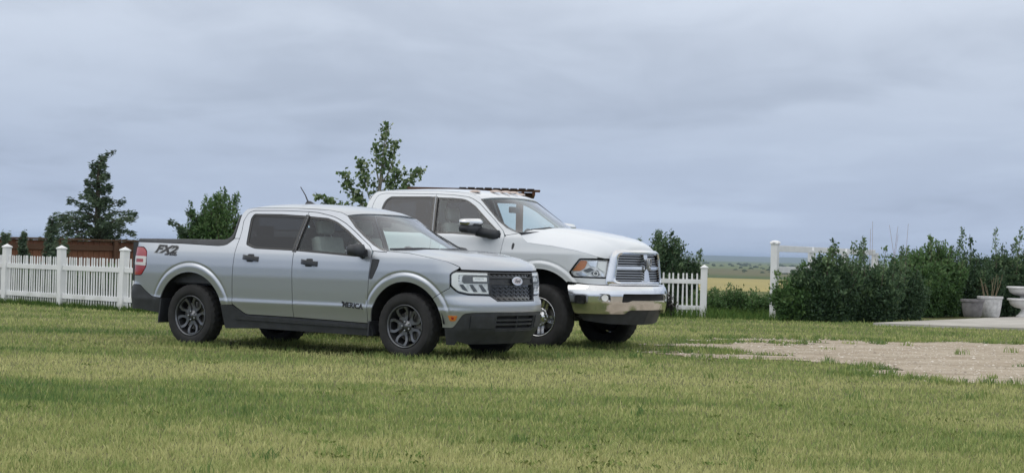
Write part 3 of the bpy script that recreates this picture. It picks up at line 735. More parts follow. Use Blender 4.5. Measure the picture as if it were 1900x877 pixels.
def flank(skin, sg, off=0.):
    return lambda a, z: skin(a, z, off)*np.array([1, sg, 1.])
def nose(skin, off=0.):
    am = skin.path.amax
    def f(u, z):
        P = skin(am-np.abs(u), z, off); P = P.copy(); P[:, 1] *= np.sign(u); return P
    return f
def tail(skin, off=0.):
    am = skin.path.amin
    def f(u, z):
        P = skin(am+np.abs(u), z, off); P = P.copy(); P[:, 1] *= np.sign(u); return P
    return f
def grid_mesh(name, G, mat, parent, smooth=True, thick=0., flip=False):
    G = np.asarray(G, float); n, m = G.shape[:2]; V = G.reshape(-1, 3)
    F = [(i*m+j, i*m+j+1, (i+1)*m+j+1, (i+1)*m+j) for i in range(n-1) for j in range(m-1)]
    if flip: F = [f[::-1] for f in F]
    V = [tuple(p) for p in V]
    if thick:   # a returned edge all round
        me = np.array(V).reshape(n, m, 3)
        dx = np.gradient(me, axis=0); dy = np.gradient(me, axis=1); nn = np.cross(dx, dy); nn /= np.maximum(np.linalg.norm(nn, axis=2), 1e-9)[:, :, None]
        if not flip: nn = -nn
        ring = [(0, j) for j in range(m)]+[(i, m-1) for i in range(1, n)]+[(n-1, j) for j in range(m-2, -1, -1)]+[(i, 0) for i in range(n-2, 0, -1)]
        k = len(V)
        for (i, j) in ring: V.append(tuple(me[i, j])); V.append(tuple(me[i, j]-nn[i, j]*thick))
        L = len(ring)
        for q in range(L):
            a, b = k+2*q, k+2*((q+1) % L); f = (a, b, b+1, a+1); F.append(f if flip else f[::-1])
    return mk(name, V, F, mat, parent, smooth)
def lettering(name, body, skin, sg, a0, z0, size, mat, parent, shear=0., bold=0., off=.002, space=1., flat=.0015, rot=0., sx=1.):
    V, F = text_mesh(body, size, shear, flat, bold, space); V[:, 0] *= sx
    c, s = math.cos(rot), math.sin(rot); x = V[:, 0]*c-V[:, 1]*s; y = V[:, 0]*s+V[:, 1]*c
    fx = -sg
    P = np.array([skin(a0+fx*x[i], z0+y[i], off+V[i, 2])*np.array([1, sg, 1.]) for i in range(len(V))])
    return mk(name, P, F if sg < 0 else [f[::-1] for f in F], mat, parent)
# ---------------------------------------------------------------- wheels
def wheel(parent, loc, sg, r, rim, w, style, spin, mats):
    """axle along y; sg is the outer side"""
    root = empty('wheel', loc); root.parent = parent
    h = w/2; t = MB(); s2 = rim+.004
    prof = [(s2, -h*.80), (s2+.012, -h*.93), (rim+(r-rim)*.30, -h*1.02), (rim+(r-rim)*.55, -h*1.03), (rim+(r-rim)*.78, -h*.98), (r-.016, -h*.86), (r-.004, -h*.76)]
    for q in (-.62, -.5, -.2, -.1, .1, .2, .5, .62):
        prof.append((r, h*q))
    prof += [(p[0], -p[1]) for p in reversed(prof[:7])]
    def mod(i, j, rr):
        if 9 <= j <= 12 and False: return rr
        if j in (5, 6, 15, 16): return rr-(.005 if (i//2) % 2 else 0)
        if j in (8, 13): return rr-.010
        if j in (10, 11): return rr-(.009 if i % 4 == 0 else 0)
        if j in (7, 9, 12, 14): return rr-(.007 if (i+j) % 4 == 0 else 0)
        return rr
    t.lathe(prof, 128, 'y', mod=mod); ty = t.build('tyre', mats[0], root, True); smooth_by_angle(ty, 28)
    o = sg*h
    b = MB(); b.lathe([(rim*.93, o*.80), (rim*.90, o*.55), (rim*.84, o*.2), (rim*.84, -o*.8), (.04, -o*.8)], 48, 'y'); recalc(b.build('barrel', mats[2], root, True))
    d = MB(); d.lathe([(.06, o*.05), (rim*.70, o*.05), (rim*.70, -o*.10), (.06, -o*.10)], 40, 'y', close=True); recalc(d.build('brake_disc', 'brake_disc', root)); 
    lp = MB(); lp.lathe([(rim*.925, o*.66), (rim*.955, o*.86), (rim*1.0, o*.93), (rim*1.02, o*.88), (rim*1.02, o*.76)], 64, 'y'); lp = lp.build('rim', mats[1], root, True); recalc(lp)
    cen = (loc[0]*0, -sg*.5, 0)
    def face(u, v, ph, dep):
        rr = np.hypot(u, v)
        x = u*math.cos(ph)-v*math.sin(ph); z = u*math.sin(ph)+v*math.cos(ph)
        y = o*(dep+.20*sstep(rim*.45, rim*.95, rr))
        return np.stack([x, y+0*x, z], -1)
    if style == 'loops':
        k = rim/.233
        out = rp([(.050*k, -.024*k, .01), (.050*k, .024*k, .01), (.095*k, .044*k, .02), (.150*k, .080*k, .03), (.222*k, .070*k, .02), (.222*k, -.070*k, .02), (.150*k, -.080*k, .03), (.095*k, -.044*k, .02)])
        hole = rp([(.098*k, .0, .004), (.118*k, .026*k, .012), (.156*k, .050*k, .02), (.203*k, .040*k, .012), (.203*k, -.040*k, .012), (.156*k, -.050*k, .02), (.118*k, -.026*k, .012)])
        for q in range(5):
            ph = R(spin+72*q)
            panel('spoke', out, lambda u, v, ph=ph: face(u, v, ph, .52), mats[1], root, .02, [hole], .028, center=cen)
        hub = MB(); hub.lathe([(.064*k, o*.40), (.062*k, o*.56), (.036*k, o*.58), (.034*k, o*.64), (.0005, o*.65)], 32, 'y'); recalc(hub.build('hub', mats[1], root, True)); nb = 5; br = .050*k
    else:
        k = rim/.239
        for q in range(5):
            ph = R(spin+72*q)
            for e in (-1, 1):
                out = rp([(.070*k, e*.006, .004), (.070*k, e*.040*k, .008), (.226*k, e*.048*k, .004), (.226*k, e*.017*k, .004)])
                panel('spoke', out, lambda u, v, ph=ph: face(u, v, ph, .50), mats[1], root, .02, (), .035, center=cen)
            web = rp([(.075*k, -.02*k), (.075*k, .02*k), (.226*k, .024*k), (.226*k, -.024*k)])
            panel('spoke_web', web, lambda u, v, ph=ph: face(u, v, ph, .38), mats[3], root, .03, (), .01, center=cen)
        hub = MB(); hub.lathe([(.112*k, o*.36), (.112*k, o*.58), (.104*k, o*.61), (.096*k, o*.57), (.070*k, o*.57), (.062*k, o*.80), (.050*k, o*.86), (.0005, o*.88)], 40, 'y'); recalc(hub.build('hub', mats[1], root, True)); nb = 8; br = .083*k
    for q in range(nb):
        an = 2*math.pi*(q+.5)/nb; n = MB(); n.lathe([(.011, o*.5), (.011, o*.68), (.0004, o*.70)], 6, 'y', c=(br*math.cos(an), 0, br*math.sin(an)))
        recalc(n.build('lug_nut', 'satin_metal', root))
    return root
def seat(parent, x, y, z, mat, sc=1.):
    root = empty('seat', (x, y, z)); root.parent = parent
    MB().box((.02, 0, .06), (.50*sc, .48*sc, .14), .05).build('cushion', mat, root, True)
    MB().box((-.26, 0, .36), (.13, .48*sc, .60), .05, Matrix.Rotation(R(-14), 3, 'Y')).build('backrest', mat, root, True)
    MB().box((-.36, 0, .76), (.09, .27, .17), .04, Matrix.Rotation(R(-8), 3, 'Y')).build('headrest', mat, root, True)
def steering(parent, x, y, z):
    m = MB(); pts = [(0, .18*math.cos(t), .18*math.sin(t)) for t in np.linspace(0, 2*math.pi, 25)]
    rot = Matrix.Rotation(R(-25), 3, 'Y'); c = Vector((x, y, z))
    m.tube([rot@Vector(p)+c for p in pts], .016, 8, False)
    for a in (0, 2.3, 4): m.tube([c, rot@Vector((0, .18*math.cos(a), .18*math.sin(a)))+c], .014, 6)
    m.tube([c, c+Vector((.3, 0, -.1))], .03, 8); m.build('steering_wheel', 'interior_dark', parent, True)
def wheel_well(parent, cx, cz, r, y0, y1):
    m = MB(); n = 20
    V = []; F = []
    for i in range(n+1):
        t = R(4+172*i/n)
        for y in (y0, y1): V.append((cx+r*math.cos(t), y, cz+r*math.sin(t)))
    for i in range(n): F.append((2*i, 2*i+1, 2*i+3, 2*i+2))
    k = len(V); V.append((cx, y1, cz))
    for i in range(n): F.append((k, 2*i+1, 2*i+3))
    mk('wheel_well', V, F, 'shell_dark', parent)
def strip(name, pts_lo, pts_hi, mat, parent, depth, sg, center=None):
    """a capping that follows two edge lines and turns inward"""
    n = len(pts_lo); V = []; F = []
    for lo, hi in zip(pts_lo, pts_hi):
        lo = np.array(lo); hi = np.array(hi); inn = np.array([0, -sg*depth, 0])
        V += [tuple(lo), tuple((lo+hi)/2+np.array([0, sg*.004, 0])), tuple(hi), tuple(hi+inn*.15+np.array([0, 0, .004])), tuple(hi+inn), tuple(lo+inn)]
    for i in range(n-1):
        for j in range(6): F.append((6*i+j, 6*i+(j+1) % 6, 6*(i+1)+(j+1) % 6, 6*(i+1)+j))
    F.append((0, 1, 2, 3, 4, 5)); F.append(tuple(6*(n-1)+j for j in (5, 4, 3, 2, 1, 0)))
    return recalc(mk(name, V, F, mat, parent))
def door_handle(parent, skin, sg, a0, z0, w, hh, mat, slope):
    m = MB(); n = 12
    V = []; F = []
    for i in range(n+1):
        s = -1+2*i/n; a = a0+s*w/2; z = z0-slope*s*w/2; d = .038*(1-abs(s)**4)+.004
        prof = [(-hh/2, 0), (-hh/2*.9, d*.9), (0, d), (hh/2*.9, d*.9), (hh/2, 0)]
        for dz, of in prof: V.append(tuple(skin(a, z+dz, of)*np.array([1, sg, 1.])))
    for i in range(n):
        for j in range(4): F.append((5*i+j, 5*i+j+1, 5*i+6+j, 5*i+5+j))
    F += [(0, 1, 2, 3, 4), tuple(5*n+j for j in (4, 3, 2, 1, 0))]
    h = recalc(mk('handle', V, F, mat, parent, False)); smooth_by_angle(h, 40)
    cup = rp([(a0-w*.24, z0-hh*.78, .02), (a0+w*.18, z0-hh*.78, .02), (a0+w*.20, z0+hh*.80, .02), (a0-w*.20, z0+hh*.80, .02)])
    return h, cup
def mirror_box(name, parent, sg, c, d, mat, taper=.8):
    """rounded mirror shell"""
    n, m = 14, 10; V = []; F = []
    for i in range(n+1):
        u = -1+2*i/n
        for j in range(m):
            t = 2*math.pi*j/m+math.pi/m; cc, ss = math.cos(t), math.sin(t)
            q = max(abs(cc), abs(ss)); f = (1-abs(u)**5)**.3 if abs(u) < 1 else .25
            V.append((c[0]+d[0]/2*cc/q**.6*f, c[1]+sg*u*d[1]/2, c[2]+d[2]/2*ss/q**.6*f*(1-.12*(u+1))))
    for i in range(n):
        for j in range(m): F.append((i*m+j, i*m+(j+1) % m, (i+1)*m+(j+1) % m, (i+1)*m+j))
    F += [tuple(range(m)), tuple(n*m+j for j in reversed(range(m)))]
    return recalc(mk(name, V, F, mat, parent, True))
def windscreen(name, E, C, mat, parent, n=14, off=0.):
    """E: edge points (right side, y<0) from the cowl up; C: centre points"""
    E = np.array(E, float); C = np.array(C, float); rows = []
    for e, c in zip(E, C):
        row = []
        for k in range(2*n+1):
            s = -1+k/n; w = 1-abs(s)**2.2
            row.append((e[0]+(c[0]-e[0])*w+off, e[1]*-s, e[2]+(c[2]-e[2])*w))
        rows.append(row)
    return grid_mesh(name, np.array(rows), mat, parent, True, .006, flip=False)
def resample(L, n):
    L = np.array(L, float); d = np.concatenate([[0], np.cumsum(np.linalg.norm(np.diff(L, axis=0), axis=1))]); t = np.linspace(0, d[-1], n)
    return np.stack([np.interp(t, d, L[:, k]) for k in range(L.shape[1])], 1)
def hood_grid(E, C, n, p1, p2, k=16):
    E = resample(E, n); C = resample(C, n); rows = []
    for e, c in zip(E, C):
        row = []
        for i in range(2*k+1):
            q = -1+i/k; s = np.sign(q)*(1-(1-abs(q))**1.7)      # finer towards the edges
            row.append((e[0]+(c[0]-e[0])*(1-abs(s)**p1), -abs(e[1])*s*-1, e[2]+(c[2]-e[2])*(1-abs(s)**p2)))
        rows.append(row)
    return np.array(rows)
# ---------------------------------------------------------------- the silver pickup
CENTER = (1.4, 0, .9)
TH_M = R(32.87)
silver = empty('pickup_truck', (-3.235, 23.962, 0), -TH_M, 'small silver crew-cab pickup with dark wheels parked on the lawn, the nearer truck', 'pickup truck')
def build_silver(T):
    S = MSKIN; AM = MP.amax; g = .0035
    r_arch = arc(0, .37, .495, 158, 20); f_arch = arc(3.085, .37, .47, 180, 42)
    # --- flanks
    for sg in (-1, 1):
        fm = flank(S, sg); sh = flank(S, sg, -.024)
        tl = [(-1.09, 1.15), (-.79, 1.146, .03), (-.704, 1.095, .03), (-.689, .917, .03), (-.775, .812, .03), (-1.02, .805)]
        bed = [(-1.09, 1.205), (-.147, 1.195), (.399, 1.179, .05), (.500, 1.196, .05), (.566, 1.252, .03), (.578, 1.268), (.655, 1.268), (.656, 1.227), (.657, 1.035), (.648, .856), (.643, .508), (.470, .505)]
        bed = rp(bed) .tolist()+ arc(0, .37, .495, 16, 158) + rp([(-.470, .556), (-.599, .567, .05), (-.708, .634, .03), (-.80, .70, .03), (-1.09, .70), (-1.09, .805), (-.775, .812, .03), (-.689, .917, .03), (-.704, 1.095, .03), (-.79, 1.146, .03), (-1.09, 1.15)]).tolist()
        bs = panel('bed_side', bed, fm, 'silver_paint', T, .026, gap=g, rings=[(0, .37, .49, .65)])
        if sg < 0:
            lettering('decal', 'FX2', S, sg, -.413, 1.120, .125, 'decal_grey', bs, .28, .011, .0015, 1.0, .0006, -.03, 1.62)
            lettering('decal', 'FX2', S, sg, -.408, 1.120, .122, 'decal_black', bs, .28, .005, .0030, 1.02, .0006, -.03, 1.62)
            lettering('decal', 'OFF ROAD', S, sg, -.32, 1.062, .026, 'decal_black', bs, .28, .002, .0022, 1.0, .0006, -.03, 1.5)
        # cab frame: rear quarter, roof rail and windscreen pillar in one stamping
        frame = [(.578, 1.268), (.574, 1.30, .03), (.539, 1.549, .06), (.580, 1.618, .05), (.70, 1.628), (1.3, 1.630), (1.80, 1.612), (1.985, 1.585, .03), (2.079, 1.551), (2.254, 1.423), (2.43, 1.322), (2.599, 1.228), (2.72, 1.183), (2.80, 1.168), (2.80, 1.155), (2.602, 1.165, .02), (2.555, 1.214), (2.279, 1.371), (2.106, 1.462), (1.91, 1.538, .1), (1.652, 1.581), (1.513, 1.591), (1.104, 1.600), (.694, 1.596, .05), (.627, 1.567, .05), (.609, 1.474), (.644, 1.356), (.655, 1.268)]
        panel('cab_frame', rp(frame), fm, 'silver_paint', T, .022, gap=g)
        rd = [(.655, 1.268), (.644, 1.356), (.609, 1.474, .02), (.627, 1.567, .05), (.694, 1.596, .05), (1.104, 1.600), (1.513, 1.591), (1.515, 1.30), (1.517, 1.096), (1.533, .400), (.847, .407, .02), (.792, .430), (.643, .52, .02), (.648, .856), (.657, 1.035), (.656, 1.227)]
        rw = [(.702, 1.507, .03), (.722, 1.556, .03), (1.128, 1.556), (1.494, 1.541), (1.494, 1.148), (.923, 1.160, .05), (.786, 1.203, .03), (.775, 1.251)]
        fd = [(1.513, 1.591), (1.652, 1.581), (1.91, 1.538, .1), (2.106, 1.462), (2.279, 1.371), (2.555, 1.214, .02), (2.602, 1.165, .02), (2.614, 1.081), (2.597, .859), (2.569, .374), (1.533, .400), (1.517, 1.096), (1.515, 1.30)]
        fw = [(1.536, 1.537), (1.817, 1.518), (1.965, 1.482, .1), (2.168, 1.385), (2.411, 1.25), (2.535, 1.165, .03), (2.560, 1.105, .02), (2.398, 1.100), (2.003, 1.122), (1.536, 1.146)]
        for nm, out, win, ha, hz, sl in (('rear_door', rd, rw, .905, 1.050, .10), ('front_door', fd, fw, 1.761, 1.016, .10)):
            # slab below the shut line of the crease is part of the same pressing
            d = panel(nm, rp(out), fm, 'silver_paint', T, .026, [rp(win)], gap=g, hy=.018)
            W = rp(win); inner = shrink(W, .020)
            panel('window_seal', W, flank(S, sg, -.010), 'gloss_black', d, .05, [inner], .006)
            priv = nm == 'rear_door'
            panel('window', shrink(W, .012), flank(S, sg, -.016), 'privacy_glass' if priv else 'clear_glass', d, .09, (), .0)
            h, cup = door_handle(d, S, sg, ha, hz, .24, .058, 'gloss_black', sl)
            panel('handle_cup', cup, flank(S, sg, .0015), 'black_plastic', d, .03, (), .003)
            if not priv and sg < 0:
                lettering('badge', "'MERICA", S, sg, 2.372, .560, .078, 'decal_black', d, .0, .0022, .003, 1.02, .002, -.07)
            panel('pillar_cover', rp([(1.488, 1.555), (1.509, 1.555), (1.511, 1.132), (1.488, 1.132)]) if priv else rp([(1.521, 1.553), (1.543, 1.552), (1.543, 1.130), (1.523, 1.130)]), flank(S, sg, .003), 'gloss_black', d, .05, (), .008)
            if not priv:
                # pillar trim behind the front glass
                panel('pillar_trim', rp([(1.524, 1.538), (1.56, 1.538), (1.56, 1.148), (1.524, 1.148)]), flank(S, sg, -.03), 'interior_dark', d, .08, (), .0)
        # front wing
        wing = rp([(2.602, 1.165, .02), (2.80, 1.155), (2.80, 1.168), (3.11, 1.150), (3.402, 1.107), (3.596, 1.071), (3.765, 1.012, .03), (3.70, .980, .02), (3.655, .958, .02), (3.636, .933), (3.640, .812), (3.636, .790), (3.542, .736)]).tolist() + arc(3.085, .37, .47, 40, 179) + [(2.600, .374), (2.569, .374), (2.597, .859), (2.614, 1.081)]
        # the vent pocket behind the door edge
        vent = rp([(2.628, 1.076, .01), (2.728, 1.072, .015), (2.712, .992, .03), (2.645, .862, .015), (2.606, .862, .01)])
        w = panel('front_wing', wing, fm, 'silver_paint', T, .024, [vent], gap=g, hy=.02, rings=[(3.085, .37, .465, .62)])
        panel('vent', shrink(vent, .002), flank(S, sg, -.004), 'black_plastic', w, .03, (), .01)
        # sill cladding
        clad = rp([(.470, .503), (.643, .506), (.792, .425), (.847, .402), (1.533, .395), (2.569, .369), (2.606, .369), (2.64, .236, .03), (1.02, .252), (.504, .232, .02), (.482, .36)])
        panel('sill_cladding', clad, flank(S, sg, .004), 'black_plastic', T, .035, gap=.002, rim=.05)
        step = rp([(.70, .392), (2.60, .345), (2.61, .315), (.66, .345)])
        panel('sill_step', step, flank(S, sg, .022), 'black_plastic', T, .05, gap=.0, rim=.02)
        # bed rail cap, rising up the back of the cab
        lo = [(-1.0, 1.206), (-.6, 1.203), (-.147, 1.197), (.2, 1.189), (.385, 1.182), (.455, 1.186), (.505, 1.202), (.550, 1.240), (.566, 1.275), (.565, 1.32), (.550, 1.44), (.536, 1.545)]
        hi = [(-1.0, 1.240), (-.6, 1.243), (-.147, 1.246), (.2, 1.248), (.385, 1.249), (.425, 1.250), (.460, 1.257), (.500, 1.280), (.522, 1.305), (.530, 1.34), (.520, 1.44), (.512, 1.54)]
        strip('bed_rail_cap', [fm(np.array([a]), np.array([z]))[0]+np.array([0, sg*.004, 0]) for a, z in lo], [fm(np.array([a]), np.array([z]))[0]+np.array([0, -sg*.004, 0]) for a, z in hi], 'black_plastic', T, .09, sg)
        # dark inner shell behind the shut lines
        shell = [(-.9, .72), (-.70, .70), (-.55, .64)]+arc(0, .37, .52, 150, 18)+[(.54, .33), (2.56, .30)]+arc(3.085, .37, .50, 188, 46)+[(3.52, .76), (3.60, .86), (3.58, 1.03), (3.1, 1.11), (2.62, 1.13), (2.58, 1.08), (.72, 1.10), (.60, 1.2), (.3, 1.14), (-.9, 1.17)]
        panel('inner_shell', shell, sh, 'shell_dark', T, .09, (), .0)
        wheel_well(T, 0, .37, .515, sg*.885, sg*.55); wheel_well(T, 3.085, .37, .49, sg*.885, sg*.52)
        # lamps at the back
        t_ = panel('tail_light', rp([(-1.08, 1.146), (-.79, 1.143, .03), (-.707, 1.093, .03), (-.692, .918, .03), (-.777, .815, .03), (-1.08, .808)]), flank(S, sg, .004), 'red_lens', T, .03, gap=.002, rim=.03)
        panel('reversing_lens', rp([(-.99, 1.040, .01), (-.700, 1.036, .01), (-.697, .925, .01), (-.99, .935, .01)]), flank(S, sg, .007), 'clear_lens_white', t_, .04, [rp([(-.90, 1.005, .01), (-.745, 1.005, .01), (-.742, .965, .01), (-.90, .965, .01)])], .01)
        # mud flaps
        for x, z0, z1 in ((-.47, .55, .262), (2.60, .40, .235)):
            MB().box((x, sg*.80, (z0+z1)/2), (.018, .22, z0-z1), .005, Matrix.Rotation(R(7 if x < 0 else 4), 3, 'Y')).build('mud_flap', 'black_plastic', T)
        # mirror
        mr = mirror_box('mirror', T, sg, (2.475, sg*1.00, 1.168), (.13, .235, .155), 'black_plastic')
        MB().tube([(2.50, sg*.87, 1.10), (2.49, sg*.93, 1.125), (2.475, sg*1.0, 1.14)], [.045, .034, .03], 8).build('arm', 'black_plastic', mr, True)
        MB().box((2.412, sg*1.005, 1.163), (.004, .16, .085), .002).build('mirror_glass', 'chrome', mr)
        panel('base', rp([(2.44, 1.175), (2.545, 1.160), (2.560, 1.105), (2.44, 1.10)]), flank(S, sg, .004), 'black_plastic', mr, .05, (), .01)
    # --- front end
    N = nose(S)
    half = [(-1.056, .736), (-.962, .790), (-.958, .812, .02), (-.881, .745, .06), (-.750, .717, .04), (-.452, .712, .02), (-.36, .650, .02)]
    low = [(-.378, .535), (-.685, .532, .05), (-.807, .519, .04), (-.861, .431, .04), (-.911, .366, .03), (-1.043, .364)]
    fa = [(3.085+.47*math.cos(R(t)), .37+.47*math.sin(R(t))) for t in (0, 8, 16, 24, 32, 40)]
    fa = [(a-AM, z) for a, z in fa]
    Lh = rp(half+[(.36, .650, .02)]+[(-u, z, *r) for u, z, *r in reversed(half[:-1])]).tolist()
    mirrored = lambda L: [(-u, z, *r) for u, z, *r in reversed(L)]
    outline = rp(half).tolist()+rp(mirrored(half)).tolist()+[(-u, z) for u, z in reversed(fa)]+rp(mirrored(low)).tolist()+rp(low).tolist()+fa
    fb = panel('front_bumper', outline, N, 'silver_paint', T, .024, gap=.003, hy=.016, rings=[(3.085-AM, .37, .465, .62), (AM-3.085, .37, .465, .62)])
    lowb = rp(low).tolist()
    chin = [(-1.02, .364), (-1.01, .182), (-.885, .180), (-.850, .225), (-.80, .215), (-.70, .19)]
    outline = [(-u, z) for u, z in reversed(lowb)]+lowb+chin+mirrored(chin)
    # lower black apron with the intake opening
    slot = rp([(-.373, .498, .015), (.373, .498, .015), (.373, .335, .02), (-.373, .335, .02)])
    ap = panel('bumper_apron', outline, nose(S, -.004), 'black_plastic', T, .03, [slot], .03)
    panel('intake_back', shrink(slot, -.02), nose(S, -.05), 'shell_dark', ap, .06, (), .0)
    for z in (.450, .405, .350):
        panel('slat', rp([(-.385, z+.010), (.385, z+.010), (.385, z-.010), (-.385, z-.010)]), nose(S, -.012), 'black_plastic', ap, .05, (), .03)
    panel('slat', rp([(-.01, .50), (.01, .50), (.01, .33), (-.01, .33)]), nose(S, -.02), 'black_plastic', ap, .05, (), .02)
    for s in (-1, 1):
        q = rp([(s*.72, .500, .01), (s*.415, .500, .01), (s*.415, .360, .01), (s*.72, .365, .01)])
        panel('apron_pad', q, nose(S, .008), 'black_plastic', ap, .05, (), .012)
        m = rp([(s*.972, .497, .006), (s*.868, .497, .006), (s*.885, .440, .02), (s*.952, .438, .02)])
        ml = panel('marker_light', m, nose(S, .005), 'amber_lens', T, .02, (), .012)
        panel('marker_core', rp([(s*.935, .480, .004), (s*.905, .480, .004), (s*.908, .458, .004), (s*.930, .458, .004)]), nose(S, .008), 'red_lens', ml, .02, (), .004)
    # headlamps
    hl = [(-.960, .933, .02), (-.940, .957, .02), (-.897, .976, .02), (-.461, .970, .01), (-.452, .718, .01), (-.750, .723, .05), (-.881, .749, .05), (-.955, .814, .02)]
    for s in (1, -1):
        m = lambda L: [(s*-1*u if s < 0 else u, z, *r) for u, z, *r in L]
        sx = lambda L: rp([(u*s, z, *r) for u, z, *r in L])
        o_ = sx(hl)
        h = panel('headlight', o_, nose(S, -.010), 'lamp_reflector', T, .03, (), .02, gap=.004)
        panel('bezel', o_, nose(S, .002), 'gloss_black', h, .05, [shrink(o_, .014)], .04)
        ring = shrink(o_, .016)
        panel('daylight_strip', ring, nose(S, .0), 'lamp_white', h, .03, [sx([(-.868, .936, .03), (-.470, .936, .003), (-.470, .752, .003), (-.740, .752, .05), (-.860, .790, .05)])], .014)
        panel('lamp_pod', sx([(-.815, .930, .035), (-.455, .930, .005), (-.455, .845, .005), (-.815, .845, .035)]), nose(S, -.001), 'lamp_dark', h, .03, [sx([(-.680, .914, .01), (-.480, .914, .01), (-.480, .864, .01), (-.680, .864, .01)])], .02)
        panel('projector', sx([(-.675, .912, .01), (-.485, .912, .01), (-.485, .866, .01), (-.675, .866, .01)]), nose(S, -.002), 'lamp_white', h, .02, [sx([(-.65, .900, .01), (-.53, .900, .01), (-.53, .880, .01), (-.65, .880, .01)])], .02)
        for k in range(3):
            u = -.85+.125*k
            panel('reflector_fin', sx([(u, .832, .008), (u+.045, .832, .008), (u+.115, .752, .008), (u+.06, .752, .008)]), nose(S, -.005), 'lamp_dark', h, .03, (), .015)
        for k in range(3):
            z = .93-.026*k
            panel('lamp_rib', sx([(-.935, z+.004), (-.850, z-.004), (-.850, z-.012), (-.935, z-.004)]), nose(S, -.002), 'lamp_dark', h, .05, (), .01)
        panel('lens', shrink(o_, .006), nose(S, .006), 'lens_glass', h, .05, (), .0)
    # grille
    gh = [(-.455, .968, .01), (-.446, .716, .02), (-.36, .656, .02)]
    go = rp([(.455, .968, .01)]+[gh[0]]+gh[1:]+[(.36, .656, .02), (.446, .716, .02)])
    G = panel('grille', go, nose(S, -.034), 'gloss_black', T, .04, (), .02)
    panel('grille_rim', go, nose(S, -.002), 'black_plastic', G, .05, [shrink(go, .012)], .035)
    for z, hh in ((.908, .016), (.842, .016)):
        panel('bar', rp([(-.470, z+hh/2), (.470, z+hh/2), (.470, z-hh/2), (-.470, z-hh/2)]), nose(S, -.008), 'black_plastic', G, .04, (), .03)
    panel('bar_infill', rp([(-.470, .900), (.470, .900), (.470, .850), (-.470, .850)]), nose(S, -.022), 'black_plastic', G, .05, (), .01)
    for z, hw, amp, n in ((.944, .44, .010, 11), (.800, .44, .013, 9), (.760, .44, .013, 9), (.720, .43, .013, 9), (.684, .38, .010, 8)):
        us = np.linspace(-hw, hw, 2*n+1); zz = z+amp*np.array([1 if (k//1) % 2 else -1 for k in range(2*n+1)])
        q = [(u, v+.0045) for u, v in zip(us, zz)]+[(u, v-.0045) for u, v in reversed(list(zip(us, zz)))]
        panel('mesh_bar', q, nose(S, -.024), 'gloss_black', G, .06, (), .014)
    # emblem
    ell = lambda a, b, n=28: np.array([(a*math.cos(2*math.pi*k/n), .875+b*math.sin(2*math.pi*k/n)) for k in range(n)])
    em = panel('emblem', ell(.105, .047), nose(S, .016), 'chrome', G, .03, [ell(.088, .035)], .02)
    panel('emblem_field', ell(.090, .037), nose(S, .013), 'emblem_field', em, .03, (), .0)
    V, F = text_mesh('Ford', .056, .55, .001, .0015)
    P = nose(S, .016)(V[:, 0], .875+V[:, 1]); mk('emblem_script', P, [f[::-1] for f in F], 'decal_grey', em)
    # --- bonnet, roof, glass
    sk = lambda L: [tuple(S(a, z)*np.array([1, -1, 1.])) for a, z in L]
    E = sk([(2.80, 1.170), (2.95, 1.162), (3.11, 1.153), (3.402, 1.110), (3.596, 1.074), (3.70, 1.040), (3.765, 1.015), (3.775, .992)])
    C = [(2.93, 0, 1.192), (3.10, 0, 1.188), (3.30, 0, 1.172), (3.50, 0, 1.147), (3.70, 0, 1.110), (3.82, 0, 1.070), (3.88, 0, 1.03), (3.888, 0, .985)]
    H_ = hood_grid(E, C, 30, 2.0, 3.2)
    # two pressed ridges
    y = H_[:, :, 1]; w = np.clip(np.linspace(0, 1, 30)*4, 0, 1)[:, None]*np.clip((1-np.linspace(0, 1, 30))*4, 0, 1)[:, None]
    H_[:, :, 2] += .016*w*(sstep(.60, .50, np.abs(y)))
    grid_mesh('bonnet', H_, 'silver_paint', T, True, .02, flip=True)
    panel('bonnet_underside', rp([(2.85, -.80), (2.85, .80), (3.70, .74), (3.83, .4), (3.83, -.4), (3.70, -.74)]), lambda a, b: np.stack([a, b, .97+0*a], -1), 'shell_dark', T, .3, (), .0)
    cow = rp([(2.66, -.80), (2.90, -.45), (2.96, 0), (2.90, .45), (2.66, .80), (2.80, .84), (2.97, .5), (3.03, 0), (2.97, -.5), (2.80, -.84)])
    panel('cowl', cow, lambda a, b: np.stack([a, b, 1.158+0*a], -1), 'black_plastic', T, .1, (), .03)
    Er = sk([(.575, 1.560), (.600, 1.618), (.72, 1.630), (1.0, 1.632), (1.3, 1.632), (1.6, 1.624), (1.80, 1.614), (1.985, 1.588), (2.075, 1.555)])
    Cr = [(.52, 0, 1.575), (.56, 0, 1.645), (.74, 0, 1.676), (1.0, 0, 1.690), (1.3, 0, 1.692), (1.6, 0, 1.682), (1.83, 0, 1.660), (2.02, 0, 1.625), (2.125, 0, 1.585)]
    grid_mesh('roof', hood_grid(Er, Cr, 30, 2.0, 3.6), 'silver_paint', T, True, .02, flip=True)
    Ew = sk([(2.775, 1.160), (2.70, 1.182), (2.585, 1.228), (2.42, 1.318), (2.245, 1.420), (2.085, 1.545)])
    Cw = [(2.955, 0, 1.165), (2.87, 0, 1.205), (2.73, 0, 1.273), (2.53, 0, 1.370), (2.33, 0, 1.470), (2.115, 0, 1.578)]
    windscreen('windscreen', Ew, Cw, 'windscreen_glass', T)
    # black frit round the screen edge
    rows = []
    for e, c in zip(Ew, Cw):
        e = np.array(e); c = np.array(c); row = []
        for s in (1.004, .955): row.append((e[0]+(c[0]-e[0])*(1-s**2.2)+.003, e[1]*s, e[2]+(c[2]-e[2])*(1-min(s, 1)**2.2)+.004))
        rows.append(row)
    grid_mesh('screen_border', rows, 'gloss_black', T); grid_mesh('screen_border', np.array(rows)*np.array([1, -1, 1]), 'gloss_black', T)
